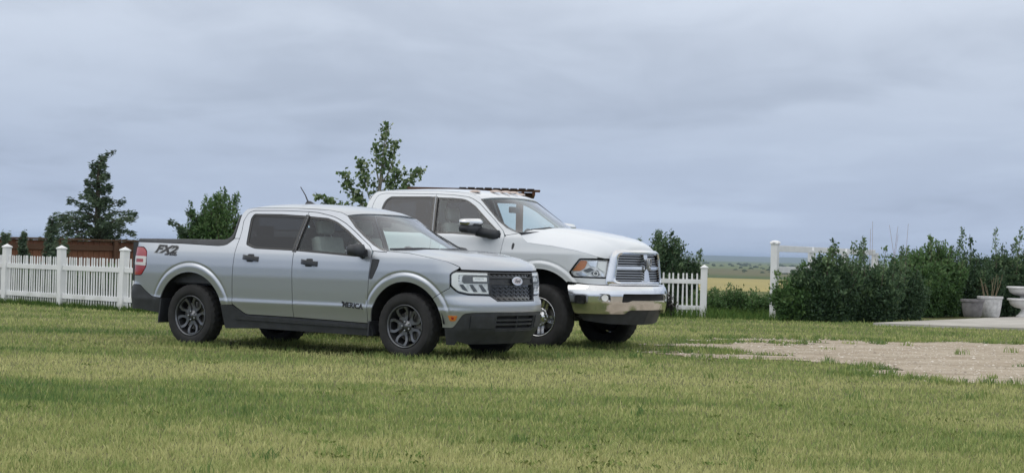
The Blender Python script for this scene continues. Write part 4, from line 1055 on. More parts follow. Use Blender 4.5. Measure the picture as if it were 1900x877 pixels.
    for y0, y1 in ((-.74, -.06), (-.10, .58)):
        MB().tube([(2.83-.10*(y0/.8)**2, y0, 1.188), (2.93, (y0+y1)/2, 1.200), (2.92-.10*(y1/.8)**2, y1, 1.20)], [.012, .016, .010], 6).build('wiper', 'black_plastic', T)
    # back of the cab
    panel('cab_back', rp([(-.66, 1.54, .08), (.66, 1.54, .08), (.83, 1.16), (.86, .55), (-.86, .55), (-.83, 1.16)]), lambda u, z: np.stack([.60-.04*(z-.9)*0+0*u, u, z], -1), 'silver_paint', T, .2, [rp([(-.60, 1.52, .06), (.60, 1.52, .06), (.72, 1.22, .06), (-.72, 1.22, .06)])], .01)
    panel('rear_window', rp([(-.60, 1.53, .06), (.60, 1.53, .06), (.73, 1.21, .06), (-.73, 1.21, .06)]), lambda u, z: np.stack([.597+0*u, u, z], -1), 'clear_glass', T, .2, (), .0)
    # --- bed, tailgate, rear bumper
    MB().box((-.20, 0, .74), (1.60, 1.50, .04)).build('bed_floor', 'black_plastic', T)
    for s in (-1, 1): MB().box((-.22, s*.80, .97), (1.56, .03, .46)).build('bed_liner', 'black_plastic', T)
    tg = panel('tailgate', rp([(-(-1.10-MP.amin), 1.20, .02), (-1.10-MP.amin, 1.20, .02), (-1.10-MP.amin, .70, .02), (-(-1.10-MP.amin), .70, .02)]), lambda u, z: tail(S, .004)(u, z), 'silver_paint', T, .05, (), .05, gap=.003)
    MB().box((-1.045, 0, 1.207), (.06, 1.30, .03), .008).build('tailgate_cap', 'black_plastic', tg)
    rb = [(-.470, .553), (-.599, .563, .05), (-.708, .630, .03), (-.80, .696, .03), (-1.02, .698)]
    am = MP.amin; q = [(a-am, z, *r) for a, z, *r in rb]
    bot = [(am*0+(-.452-am), .46), (-.469-am, .374, .02), (-.858-am, .415, .05), (.6, .40), (.3, .40)]
    outl = rp([(.0, .698)]+list(reversed(q))+bot+[(.0, .40)]+[(-u, z, *r) for u, z, *r in reversed(bot)]+[(-u, z, *r) for u, z, *r in q])
    panel('rear_bumper', outl, tail(S, .003), 'black_plastic', T, .04, (), .03)
    # --- underside and cabin
    MB().box((1.45, 0, .36), (3.9, 1.36, .20), .02).build('underbody', 'shell_dark', T)
    MB().box((1.58, 0, .47), (1.85, 1.62, .10), .02).build('floor_pan', 'shell_dark', T)
    MB().box((3.35, 0, .60), (.55, 1.05, .50), .03).build('engine_bay', 'shell_dark', T)
    MB().tube([(0, -.72, .36), (0, .72, .36)], .05, 8).build('rear_axle', 'shell_dark', T)
    MB().tube([(3.076, -.72, .36), (3.076, .72, .36)], .04, 8).build('front_axle', 'shell_dark', T)
    MB().box((2.58, 0, 1.04), (.50, 1.50, .18), .06, Matrix.Rotation(R(6), 3, 'Y')).build('dashboard', 'interior_dark', T, True)
    MB().box((1.32, 0, 1.600), (1.25, 1.02, .02), .008).build('headliner', 'headliner', T)
    MB().box((2.12, 0, 1.47), (.03, .22, .07), .012).build('rear_view_mirror', 'interior_dark', T)
    for y in (-.37, .37): seat(T, 1.90, y, .66, 'seat_light')
    MB().box((1.02, 0, .78), (.48, 1.30, .14), .05).build('bench_cushion', 'seat_grey', T, True)
    MB().box((.76, 0, 1.05), (.12, 1.30, .52), .05, Matrix.Rotation(R(-12), 3, 'Y')).build('bench_back', 'seat_grey', T, True)
    for y in (-.42, .42): MB().box((.70, y, 1.36), (.08, .25, .13), .03).build('bench_headrest', 'seat_grey', T, True)
    steering(T, 2.26, .37, 1.05)
    # roof antenna
    an = MB(); V = [(.955, -.03, 1.686), (.955, .03, 1.686), (1.10, -.022, 1.690), (1.10, .022, 1.690), (.975, 0, 1.735), (1.03, 0, 1.728)]
    an.add(V, [(0, 2, 5, 4), (1, 4, 5, 3), (0, 4, 1), (2, 3, 5), (0, 1, 3, 2)]); a = an.build('antenna', 'black_plastic', T)
    MB().tube([(.985, 0, 1.725), (.945, 0, 1.80), (.87, 0, 1.895)], [.009, .007, .005], 6).build('mast', 'black_plastic', a)
    # --- wheels
    ms = ('tyre_rubber', 'dark_alloy', 'wheel_barrel', 'wheel_barrel')
    for x, sp in ((0, 62), (3.076, 36)):
        for sg in (-1, 1): wheel(T, (x, sg*.795, .362), sg, .362, .230, .228, 'loops', sp, ms)
build_silver(silver)
# ---------------------------------------------------------------- the white pickup
TH_R = R(31.)
CENTER = (-1.5, 0, 1.0)
white = empty('pickup_truck', (.355+.95*math.sin(TH_R), 24.6+.95*math.cos(TH_R), 0), -TH_R, 'large white crew-cab pickup with chrome grille and bumper parked behind the silver one', 'pickup truck')
def build_white(T):
    S = RSKIN; AM = RP.amax; g = .0035; SHW = 'white_paint'
    BP_ = Path([(.30, .992), (.55, .990), (.72, .950), (.85, .830), (.965, .60), (1.06, .30), (1.10, 0)], .42)
    BSK = Skin(BP_, Table([(.44, -.035), (.50, -.012), (.60, .006), (.70, .008), (.76, -.004), (.80, -.022), (.83, -.05)], .010), base=0.)
    for sg in (-1, 1):
        fm = flank(S, sg)
        frame = [(-2.80, 1.40), (-2.80, 1.42), (-2.758, 1.743), (-2.722, 1.880, .08), (-2.66, 1.945, .06), (-2.5, 1.958), (-1.7, 1.960), (-1.25, 1.935), (-1.08, 1.900), (-1.018, 1.856), (-.854, 1.725), (-.677, 1.586), (-.528, 1.495), (-.409, 1.450), (-.36, 1.440), (-.36, 1.425), (-.532, 1.400, .02), (-.581, 1.462), (-.747, 1.599), (-1.013, 1.796), (-1.18, 1.879, .1), (-1.459, 1.907), (-1.72, 1.917), (-2.54, 1.922, .08), (-2.630, 1.895, .06), (-2.656, 1.80), (-2.668, 1.70), (-2.67, 1.40)]
        panel('cab_frame', rp(frame), fm, SHW, T, .024, gap=g)
        panel('cab_corner', rp([(-2.80, 1.40), (-2.67, 1.40), (-2.64, .58), (-2.80, .58)]), fm, SHW, T, .05, gap=g)
        rd = [(-2.67, 1.40), (-2.668, 1.70), (-2.656, 1.80), (-2.630, 1.895, .06), (-2.54, 1.922, .08), (-1.72, 1.917), (-1.62, 1.40), (-1.60, .60), (-2.64, .60)]
        rw = [(-2.500, 1.640, .05), (-2.511, 1.715, .03), (-2.489, 1.822, .05), (-2.421, 1.877, .05), (-1.803, 1.881), (-1.738, 1.876), (-1.648, 1.412), (-2.40, 1.425, .06)]
        fd = [(-1.72, 1.917), (-1.459, 1.907), (-1.18, 1.879, .1), (-1.013, 1.796), (-.747, 1.599), (-.581, 1.462), (-.532, 1.385, .03), (-.548, 1.251), (-.556, 1.125), (-.56, .60), (-1.60, .60), (-1.62, 1.40)]
        fw = [(-1.688, 1.870), (-1.444, 1.865), (-1.238, 1.850, .1), (-1.07, 1.759), (-.806, 1.562), (-.612, 1.425, .02), (-.590, 1.368, .02), (-.776, 1.384), (-1.311, 1.412), (-1.598, 1.410)]
        for nm, out, win, ha in (('rear_door', rd, rw, -2.38), ('front_door', fd, fw, -1.36)):
            d = panel(nm, rp(out), fm, SHW, T, .03, [rp(win)], gap=g, hy=.02)
            W = rp(win)
            panel('window_seal', W, flank(S, sg, -.010), 'gloss_black', d, .06, [shrink(W, .018)], .006)
            priv = nm == 'rear_door'
            panel('window', shrink(W, .010), flank(S, sg, -.016), 'privacy_glass' if priv else 'clear_glass', d, .10, (), .0)
            h, cup = door_handle(d, S, sg, ha, 1.24, .24, .05, 'chrome', .0)
            panel('handle_cup', cup, flank(S, sg, .0015), SHW, d, .04, (), .003)
            panel('pillar_cover', rp([(-1.745, 1.885), (-1.722, 1.885), (-1.627, 1.395), (-1.652, 1.395)]) if priv else rp([(-1.706, 1.883), (-1.680, 1.882), (-1.590, 1.395), (-1.612, 1.395)]), flank(S, sg, .003), 'gloss_black', d, .05, (), .008)
            panel('pillar_trim', rp([(-1.70, 1.87), (-1.655, 1.87), (-1.57, 1.41), (-1.612, 1.41)]) if not priv else rp([(-1.79, 1.87), (-1.728, 1.87), (-1.64, 1.42), (-1.70, 1.42)]), flank(S, sg, -.03), 'interior_dark', d, .1, (), .0)
        wing = rp([(-.532, 1.400, .02), (-.36, 1.425), (-.36, 1.440), (-.316, 1.420), (-.19, 1.315, .04), (.159, 1.282), (.48, 1.237), (.66, 1.196), (.795, 1.158), (.80, 1.140, .01), (.553, 1.136, .02), (.418, .963, .02), (.470, .904, .02), (.93, .898), (.93, .815), (.666, .826), (.400, .850)]).tolist()
        wing = wing + arc(0, .42, .575, 46, 172) + rp([(-.556, .60), (-.556, 1.125), (-.548, 1.251), (-.532, 1.385)]).tolist()
        w = panel('front_wing', wing, fm, SHW, T, .026, gap=g, hy=.02, rings=[(0, .42, .57, .72)])
        vq = rp([(-.395, 1.31, .01), (-.365, 1.30, .015), (-.375, 1.235, .01), (-.40, 1.225, .01), (-.405, 1.27, .01)])
        panel('vent', vq, flank(S, sg, .003), 'black_plastic', w, .03, (), .006)
        # bed
        bed = [(-4.60, 1.40), (-2.83, 1.40), (-2.83, .60), (-2.99, .60)]+arc(-3.57, .42, .585, 17, 163)+[(-4.16, .60), (-4.60, .66)]
        panel('bed_side', bed, fm, SHW, T, .04, gap=g)
        MB().box((-3.70, sg*.87, 1.405), (1.74, .10, .025), .008).build('bed_rail_cap', 'black_plastic', T)
        MB().box((-3.70, sg*.80, 1.12), (1.72, .03, .52)).build('bed_liner', 'black_plastic', T)
        panel('tail_light', rp([(-4.66, 1.36, .02), (-4.50, 1.36, .02), (-4.50, .98, .02), (-4.66, .98, .02)]), flank(S, sg, .004), 'red_lens', T, .06, (), .02)
        panel('sill', rp([(-.58, .60), (-2.80, .60), (-2.80, .46), (-.62, .46)]), flank(S, sg, -.004), SHW, T, .08, gap=.002, rim=.06)
        st = MB(); st.tube([(-.75, sg*.90, .44), (-.80, sg*1.0, .40), (-2.55, sg*1.0, .40), (-2.60, sg*.90, .44)], .045, 8); st.build('side_step', 'chrome', T, True)
        shell = [(-4.55, .70), (-4.2, .66)]+arc(-3.57, .42, .61, 155, 25)+[(-2.97, .62), (-.60, .62)]+arc(0, .42, .61, 165, 48)+[(.40, .87), (.40, 1.0), (.50, 1.15), (.45, 1.2), (-.2, 1.26), (-.5, 1.36), (-2.7, 1.36), (-4.55, 1.36)]
        panel('inner_shell', shell, flank(S, sg, -.026), 'shell_dark', T, .12, (), .0)
        wheel_well(T, 0, .42, .60, sg*.955, sg*.56); wheel_well(T, -3.57, .42, .60, sg*.955, sg*.56)
        # towing mirror: chrome cap over a black body
        mr = mirror_box('mirror', T, sg, (-.88, sg*1.185, 1.475), (.16, .40, .15), 'black_plastic')
        mirror_box('cap', mr, sg, (-.87, sg*1.195, 1.548), (.180, .405, .120), 'chrome')
        MB().tube([(-.64, sg*.90, 1.40), (-.72, sg*.98, 1.415), (-.85, sg*1.10, 1.44)], [.062, .062, .058], 8).build('arm', 'black_plastic', mr, True)
        MB().box((-.95, sg*1.19, 1.50), (.004, .28, .12), .002).build('mirror_glass', 'chrome', mr)
        panel('base', rp([(-.735, 1.46), (-.60, 1.422), (-.590, 1.368), (-.735, 1.375)]), flank(S, sg, .004), 'black_plastic', mr, .05, (), .01)
        # headlamp
        ho = rp([(.428, .963, .015), (.473, .913, .015), (.915, .908, .012), (.992, 1.124, .015), (.559, 1.130, .02)])
        h = panel('headlight', ho, flank(S, sg, -.024), 'lamp_reflector', T, .03, (), .02)
        panel('bezel', ho, flank(S, sg, .0), 'gloss_black', h, .05, [shrink(ho, .007)], .05)
        panel('turn_lens', rp([(.462, .985, .01), (.565, 1.112, .01), (.660, 1.112, .03), (.625, 1.02, .03), (.56, .985, .02)]), flank(S, sg, -.012), 'amber_lens', h, .03, (), .02)
        for q, of, mt in (([(.66, 1.10, .01), (.80, 1.115, .01), (.77, 1.03, .02), (.68, 1.05, .02)], -.014, 'chrome'), ([(.81, 1.11, .01), (.95, 1.10, .01), (.905, .975, .02), (.80, 1.02, .03)], -.013, 'lamp_white'),
                          ([(.50, .955, .01), (.58, .975, .02), (.66, .935, .01), (.56, .925, .01)], -.012, 'chrome'), ([(.60, .990, .01), (.69, 1.03, .02), (.75, 1.00, .02), (.66, .965, .02)], -.012, 'lamp_dark'),
                          ([(.70, .965, .02), (.79, 1.005, .02), (.83, .94, .02), (.76, .922, .01)], -.010, 'lamp_dark'), ([(.845, .965, .01), (.885, .955, .01), (.88, .922, .01), (.845, .922, .01)], -.012, 'chrome')):
            panel('reflector', rp(q), flank(S, sg, of), mt, h, .02, (), .012)
        c = np.array([(.765+.034*math.cos(2*math.pi*k/18), .958+.030*math.sin(2*math.pi*k/18)) for k in range(18)])
        panel('bulb', c, flank(S, sg, -.006), 'lamp_white', h, .02, [shrink(c, .010)], .02)
        panel('lens', shrink(ho, .006), flank(S, sg, .003), 'lens_glass', h, .05, (), .0)
    # --- grille
    def GS(u, z, off=0.):
        t = np.clip((z-.82)/.44, 0, 1.2)
        return np.stack([1.005-.36*u*u-.045*t-.05*sstep(.88, 1.1, t)+off, u, z], -1)
    gf = lambda off: (lambda u, z: GS(u, z, off))
    outer = rp([(-.740, .850, .03), (-.64, 1.200, .06), (-.55, 1.252, .05), (0, 1.262), (.55, 1.252, .05), (.64, 1.200, .06), (.740, .850, .03), (.70, .815, .03), (-.70, .815, .03)])
    inner = rp([(-.60, .880, .03), (-.525, 1.175, .05), (-.47, 1.205, .04), (.47, 1.205, .04), (.525, 1.175, .05), (.60, .880, .03), (.56, .862, .02), (-.56, .862, .02)])
    def gsur(u, z):          # rounded chrome section between the outer and the inner edge
        q = np.stack([u, z], -1); di = dist_poly(q, inner); do = dist_poly(q, outer); t_ = di/np.maximum(di+do, 1e-6)
        return GS(u, z, .020*np.sin(np.pi*t_))
    gr = panel('grille', outer, gsur, 'chrome', T, .016, [inner], .10)
    panel('grille_back', shrink(inner, -.01), gf(-.085), 'shell_dark', gr, .08, (), .0)
    for k in range(11):
        z = .884+.0305*k
        if abs(z-1.035) < .02: continue
        wd = .60-.075*(z-.88)/.30-.004
        panel('bar', rp([(-wd, z+.0065), (wd, z+.0065), (wd, z-.0065), (-wd, z-.0065)]), gf(-.030), 'satin_metal', gr, .06, (), .035)
    wd = .56
    panel('crossbar', rp([(-wd, 1.052, .005), (wd, 1.052, .005), (wd, 1.016, .005), (-wd, 1.016, .005)]), gf(-.006), 'chrome', gr, .05, (), .05)
    panel('crossbar', rp([(-.050, 1.20), (.050, 1.20), (.040, 1.09, .03), (.046, 1.02), (.078, .865), (-.078, .865), (-.046, 1.02), (-.040, 1.09, .03)]), gf(.0), 'chrome', gr, .03, (), .06)
    # horned emblem on the crossing
    e = MB()
    for s in (-1, 1):
        pts = [(1.01, s*.014, 1.135), (1.02, s*.034, 1.150), (1.02, s*.052, 1.125), (1.018, s*.052, 1.085), (1.02, s*.040, 1.070)]
        e.tube(catmull(pts, 4).tolist(), .010, 8)
    e.box((1.005, 0, 1.085), (.05, .050, .13), .018); e.box((1.020, 0, 1.030), (.04, .036, .06), .015)
    e.build('emblem', 'satin_metal', gr, True)
    # --- chrome bumper and air dam
    bm_ = BP_.amax
    top = [(.345, .835), (.60, .826), (bm_, .800)]
    step_u = .435
    ol = [(-(bm_-.40), .838, .01), (-(bm_-.60), .822), (-.55, .806), (.55, .806), (bm_-.60, .822), (bm_-.40, .838, .01), (bm_-.515, .47, .03), (.545, .466, .03), (.48, .515, .03), (-.48, .515, .03), (-.545, .466, .03), (-(bm_-.515), .47, .03)]
    slot = rp([(-.60, .715, .02), (.60, .715, .02), (.62, .610, .02), (.52, .612, .015), (.45, .632, .02), (-.45, .632, .02), (-.52, .612, .015), (-.62, .610, .02)])
    fogs = [rp([(s*.955, .715, .03), (s*.80, .710, .03), (s*.79, .620, .03), (s*.97, .625, .03)]) for s in (-1, 1)]
    bu = panel('front_bumper', rp(ol), nose(BSK), 'chrome', T, .026, [slot]+fogs, .05, hy=.016)
    panel('bumper_top', rp([(-(bm_-.42), .0), (-.5, 0.), (.5, 0.), (bm_-.42, 0.), (bm_-.42, .10), (.5, .10), (-.5, .10), (-(bm_-.42), .10)]), lambda u, v: nose(BSK)(u, .824+0*u-.016*sstep(.9, .3, np.abs(u)))*np.stack([1+0*u, 1+0*u, 1+0*u], -1)-np.stack([v*.8, np.sign(u)*v*.3, 0*v], -1), 'chrome', bu, .05, (), .0, center=(0, 0, 0))
    panel('intake_back', shrink(slot, -.02), nose(BSK, -.05), 'shell_dark', bu, .08, (), .0)
    for s, fq in zip((-1, 1), fogs):
        panel('fog_pocket', shrink(fq, -.01), nose(BSK, -.055), 'chrome', bu, .05, (), .0)
        c = np.array([(s*.865+.045*math.cos(2*math.pi*k/20), .665+.040*math.sin(2*math.pi*k/20)) for k in range(20)])
        fl = panel('fog_light', c, nose(BSK, -.015), 'lamp_white', bu, .02, (), .035)
        panel('fog_trim', rp([(s*.975, .645, .01), (s*.88, .655, .02), (s*.80, .640, .02), (s*.795, .618, .01), (s*.975, .622, .01)]), nose(BSK, -.02), 'chrome', fl, .03, (), .02)
        dam = rp([(-(bm_-.52), .475), (-.55, .47), (-.48, .52), (.48, .52), (.55, .47), (bm_-.52, .475), (bm_-.60, .385, .04), (.72, .345, .03), (.3, .330), (-.3, .330), (-.72, .345, .03), (-(bm_-.60), .385, .04)])
    panel('air_dam', dam, nose(BSK, -.05), 'black_plastic', T, .05, (), .05)
    panel('filler_panel', rp([(-.86, .90), (-.56, 1.14), (.56, 1.14), (.86, .90), (.80, .80), (-.80, .80)]), lambda u, z: np.stack([.70-.15*u*u+0*z, u, z], -1), 'shell_dark', T, .1, (), .0)
    # --- bonnet, roof, glass
    sk = lambda L: [tuple(S(a, z)*np.array([1, -1, 1.])) for a, z in L]
    E = sk([(-.316, 1.420), (-.255, 1.365), (-.19, 1.317), (-.02, 1.300), (.159, 1.284), (.48, 1.239), (.66, 1.198), (.80, 1.160), (.93, 1.142), (1.00, 1.135)])
    E = E[:-1]+[(.80, -.60, 1.146), (.835, -.545, 1.20)]
    C = [(-.30, 0, 1.512), (-.22, 0, 1.508), (-.1, 0, 1.498), (.1, 0, 1.480), (.30, 0, 1.452), (.50, 0, 1.420), (.70, 0, 1.380), (.84, 0, 1.345), (.905, 0, 1.312), (.935, 0, 1.280), (.938, 0, 1.250)]
    n = 34; H_ = hood_grid(E, C, n, 2.4, 2.6, 22)
    t = np.linspace(0, 1, n)[:, None]
    y = np.abs(H_[:, :, 1])
    H_[:, :, 2] += .022*np.clip(t*6, 0, 1)*np.clip((1-t)*5, 0, 1)*(sstep(.46, .36, y))
    grid_mesh('bonnet', H_, SHW, T, True, .025, flip=True)
    panel('bonnet_underside', rp([(-.3, -.90), (-.3, .90), (.55, .86), (.75, .55), (.75, -.55), (.55, -.86)]), lambda a, b: np.stack([a, b, 1.13+0*a], -1), 'shell_dark', T, .3, (), .0)
    Er = sk([(-2.735, 1.880), (-2.665, 1.948), (-2.5, 1.960), (-2.1, 1.963), (-1.7, 1.962), (-1.45, 1.952), (-1.25, 1.938), (-1.08, 1.902), (-1.022, 1.858)])
    Cr = [(-2.78, 0, 1.895), (-2.70, 0, 1.960), (-2.5, 0, 1.985), (-2.1, 0, 1.998), (-1.7, 0, 2.000), (-1.42, 0, 1.992), (-1.2, 0, 1.972), (-1.0, 0, 1.930), (-.93, 0, 1.895)]
    grid_mesh('roof', hood_grid(Er, Cr, 30, 2.2, 3.2), SHW, T, True, .02, flip=True)
    Ew = sk([(-.375, 1.435), (-.42, 1.450), (-.54, 1.493), (-.69, 1.583), (-.866, 1.722), (-1.025, 1.850)])
    Cw = [(-.185, 0, 1.455), (-.245, 0, 1.490), (-.375, 0, 1.560), (-.55, 0, 1.655), (-.745, 0, 1.775), (-.94, 0, 1.886)]
    windscreen('windscreen', Ew, Cw, 'windscreen_glass', T)
    rows = []
    for e_, c in zip(Ew, Cw):
        e_ = np.array(e_); c = np.array(c)
        rows.append([(e_[0]+(c[0]-e_[0])*(1-s**2.2)+.003, e_[1]*s, e_[2]+(c[2]-e_[2])*(1-min(s, 1)**2.2)+.004) for s in (1.004, .96)])
    grid_mesh('screen_border', rows, 'gloss_black', T); grid_mesh('screen_border', np.array(rows)*np.array([1, -1, 1]), 'gloss_black', T)
    cow = rp([(-.42, -.88), (-.24, -.45), (-.17, 0), (-.24, .45), (-.42, .88), (-.30, .92), (-.19, .5), (-.13, 0), (-.19, -.5), (-.30, -.92)])
    panel('cowl', cow, lambda a, b: np.stack([a, b, 1.440+.035*(1-(b/.9)**2)], -1), 'black_plastic', T, .08, (), .04)
    for y0, y1 in ((-.62, -.02), (.10, .70)):
        MB().tube([(-.27-.10*(y0/.8)**2, y0, 1.478), (-.235, (y0+y1)/2, 1.505), (-.245-.10*(y1/.8)**2, y1, 1.495)], [.012, .018, .010], 6).build('wiper', 'black_plastic', T)
    for y, x in ((-.56, -1.20), (-.22, -1.10), (0, -1.08), (.22, -1.10), (.56, -1.20)):
        z = 1.952 if abs(y) < .3 else 1.938
        m = MB(); m.lathe([(.001, .026), (.025, .024), (.05, .015), (.06, 0)], 14, 'z'); o = m.build('clearance_light', 'marker_amber', T, True)
        o.location = (x-.02, y, z+.012); o.scale = (1.5, .75, 1.)
    MB().box((-2.745, 0, 1.12), (.03, 1.72, 1.05)).build('cab_back', SHW, T)
    panel('rear_window', rp([(-.64, 1.86, .06), (.64, 1.86, .06), (.76, 1.50, .06), (-.76, 1.50, .06)]), lambda u, z: np.stack([-2.77+0*u, u, z], -1), 'clear_glass', T, .3, (), .0)
    panel('rear_pillar', rp([(-.69, 1.90, .06), (.69, 1.90, .06), (.86, 1.45), (-.86, 1.45)]), lambda u, z: np.stack([-2.76+0*u, u, z], -1), SHW, T, .3, [rp([(-.63, 1.85, .06), (.63, 1.85, .06), (.75, 1.51, .06), (-.75, 1.51, .06)])], .01)
    # --- bed, tailgate, bumper, underside, cabin
    MB().box((-3.70, 0, .88), (1.74, 1.6, .04)).build('bed_floor', 'black_plastic', T)
    MB().box((-4.60, 0, 1.10), (.05, 1.66, .58), .015).build('tailgate', SHW, T)
    MB().box((-4.69, 0, .70), (.20, 1.9, .22), .05).build('rear_bumper', 'chrome', T)
    MB().box((-1.75, 0, .52), (5.1, 1.1, .20), .02).build('underbody', 'shell_dark', T)
    MB().box((-1.66, 0, .64), (2.1, 1.80, .10), .02).build('floor_pan', 'shell_dark', T)
    MB().box((.25, 0, .80), (.75, 1.05, .45), .03).build('engine_bay', 'shell_dark', T)
    MB().tube([(0, -.82, .40), (0, .82, .40)], .06, 8).build('front_axle', 'shell_dark', T)
    MB().tube([(-3.57, -.82, .40), (-3.57, .82, .40)], .07, 8).build('rear_axle', 'shell_dark', T)
    MB().tube([(.05, -.10, .42), (.14, .55, .36)], .02, 8).build('steering_link', 'satin_metal', T)
    MB().box((-.62, 0, 1.30), (.50, 1.66, .20), .07, Matrix.Rotation(R(6), 3, 'Y')).build('dashboard', 'interior_dark', T, True)
    MB().box((-1.85, 0, 1.905), (1.45, 1.20, .02), .008).build('headliner', 'headliner', T)
    MB().box((-.96, 0, 1.74), (.03, .24, .08), .012).build('rear_view_mirror', 'interior_dark', T)
    for y in (-.43, .43): seat(T, -1.28, y, .90, 'seat_grey', 1.1)
    MB().box((-2.15, 0, 1.02), (.48, 1.45, .14), .05).build('bench_cushion', 'seat_grey', T, True)
    MB().box((-2.48, 0, 1.30), (.12, 1.45, .54), .05, Matrix.Rotation(R(-10), 3, 'Y')).build('bench_back', 'seat_grey', T, True)
    for y in (-.45, .45): MB().box((-2.54, y, 1.63), (.08, .26, .14), .03).build('bench_headrest', 'seat_grey', T, True)
    steering(T, -.92, .43, 1.33)
    ms = ('tyre_rubber', 'polished_alloy', 'wheel_barrel', 'dark_alloy')
    for x, sp in ((0, -10), (-3.57, 25)):
        for sg in (-1, 1): wheel(T, (x, sg*.855, .405), sg, .405, .238, .268, 'bars', sp, ms)
simple('marker_amber', (.52, .42, .37), .3, coat=.5)
build_white(white)
# ---------------------------------------------------------------- plants
def leaf_mat(name, lo, mid, hi, trans=.25):
    t = NT(name); a = t.node('ShaderNodeAttribute', attribute_name='tone'); c = t.ramp(a.outputs['Fac'], [(0., lo), (.5, mid), (1., hi)])
    t.set(base=c, rough=.55, spec=.3)
    tr = t.node('ShaderNodeBsdfTranslucent'); t.link(c, tr.inputs[0]); m = t.node('ShaderNodeMixShader'); m.inputs[0].default_value = trans
    t.link(t.bsdf.outputs[0], m.inputs[1]); t.link(tr.outputs[0], m.inputs[2]); t.link(m.outputs[0], t.out.inputs[0]); MATS[name] = t.m
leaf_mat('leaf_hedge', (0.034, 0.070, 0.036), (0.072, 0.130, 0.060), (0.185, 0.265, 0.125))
leaf_mat('leaf_green', (0.049, 0.105, 0.034), (0.091, 0.175, 0.056), (0.182, 0.266, 0.105))
leaf_mat('leaf_aspen', (0.070, 0.125, 0.042), (0.13, 0.20, 0.078), (0.40, 0.46, 0.31), .3)
leaf_mat('needle', (0.048, 0.081, 0.050), (0.084, 0.133, 0.078), (0.154, 0.210, 0.126), .15)
leaf_mat('leaf_dark', (.020, .022, .022), (.035, .032, .030), (.06, .045, .04))
simple('bark', (.085, .065, .05), .9, nscale=20, namt=.3, bump=.5, bscale=50)
simple('bark_pale', (.20, .19, .16), .85, nscale=20, namt=.3)
def leaves(C, size, name, mat, parent, dirs=None, tone=None, narrow=.55, seed=0, upbias=.2):
    """one bent leaf of two faces at every point"""
    r = np.random.default_rng(seed); N = len(C); C = np.asarray(C)
    D = r.normal(0, 1, (N, 3)) if dirs is None else np.asarray(dirs)+r.normal(0, .45, (N, 3))
    D[:, 2] += upbias; D /= np.linalg.norm(D, axis=1)[:, None]
    S = np.cross(D, r.normal(0, 1, (N, 3))); S /= np.maximum(np.linalg.norm(S, axis=1), 1e-6)[:, None]
    Nn = np.cross(D, S); s = (size*r.uniform(.6, 1.35, N))[:, None]
    V = np.empty((N, 4, 3)); V[:, 0] = C-D*s*.5; V[:, 1] = C+S*s*narrow*.5+Nn*s*.10; V[:, 2] = C+D*s*.5; V[:, 3] = C-S*s*narrow*.5+Nn*s*.10
    k = 4*np.arange(N)[:, None]; F = np.concatenate([k+[0, 1, 2], k+[0, 2, 3]])
    if tone is None: tone = r.uniform(0, 1, N)
    return mk_np(name, V.reshape(-1, 3), F, mat, parent, np.repeat(np.clip(tone, 0, 1), 4))
def bez(p0, p1, p2, n): 
    t = np.linspace(0, 1, n)[:, None]; return (1-t)**2*np.array(p0)+2*t*(1-t)*np.array(p1)+t*t*np.array(p2)
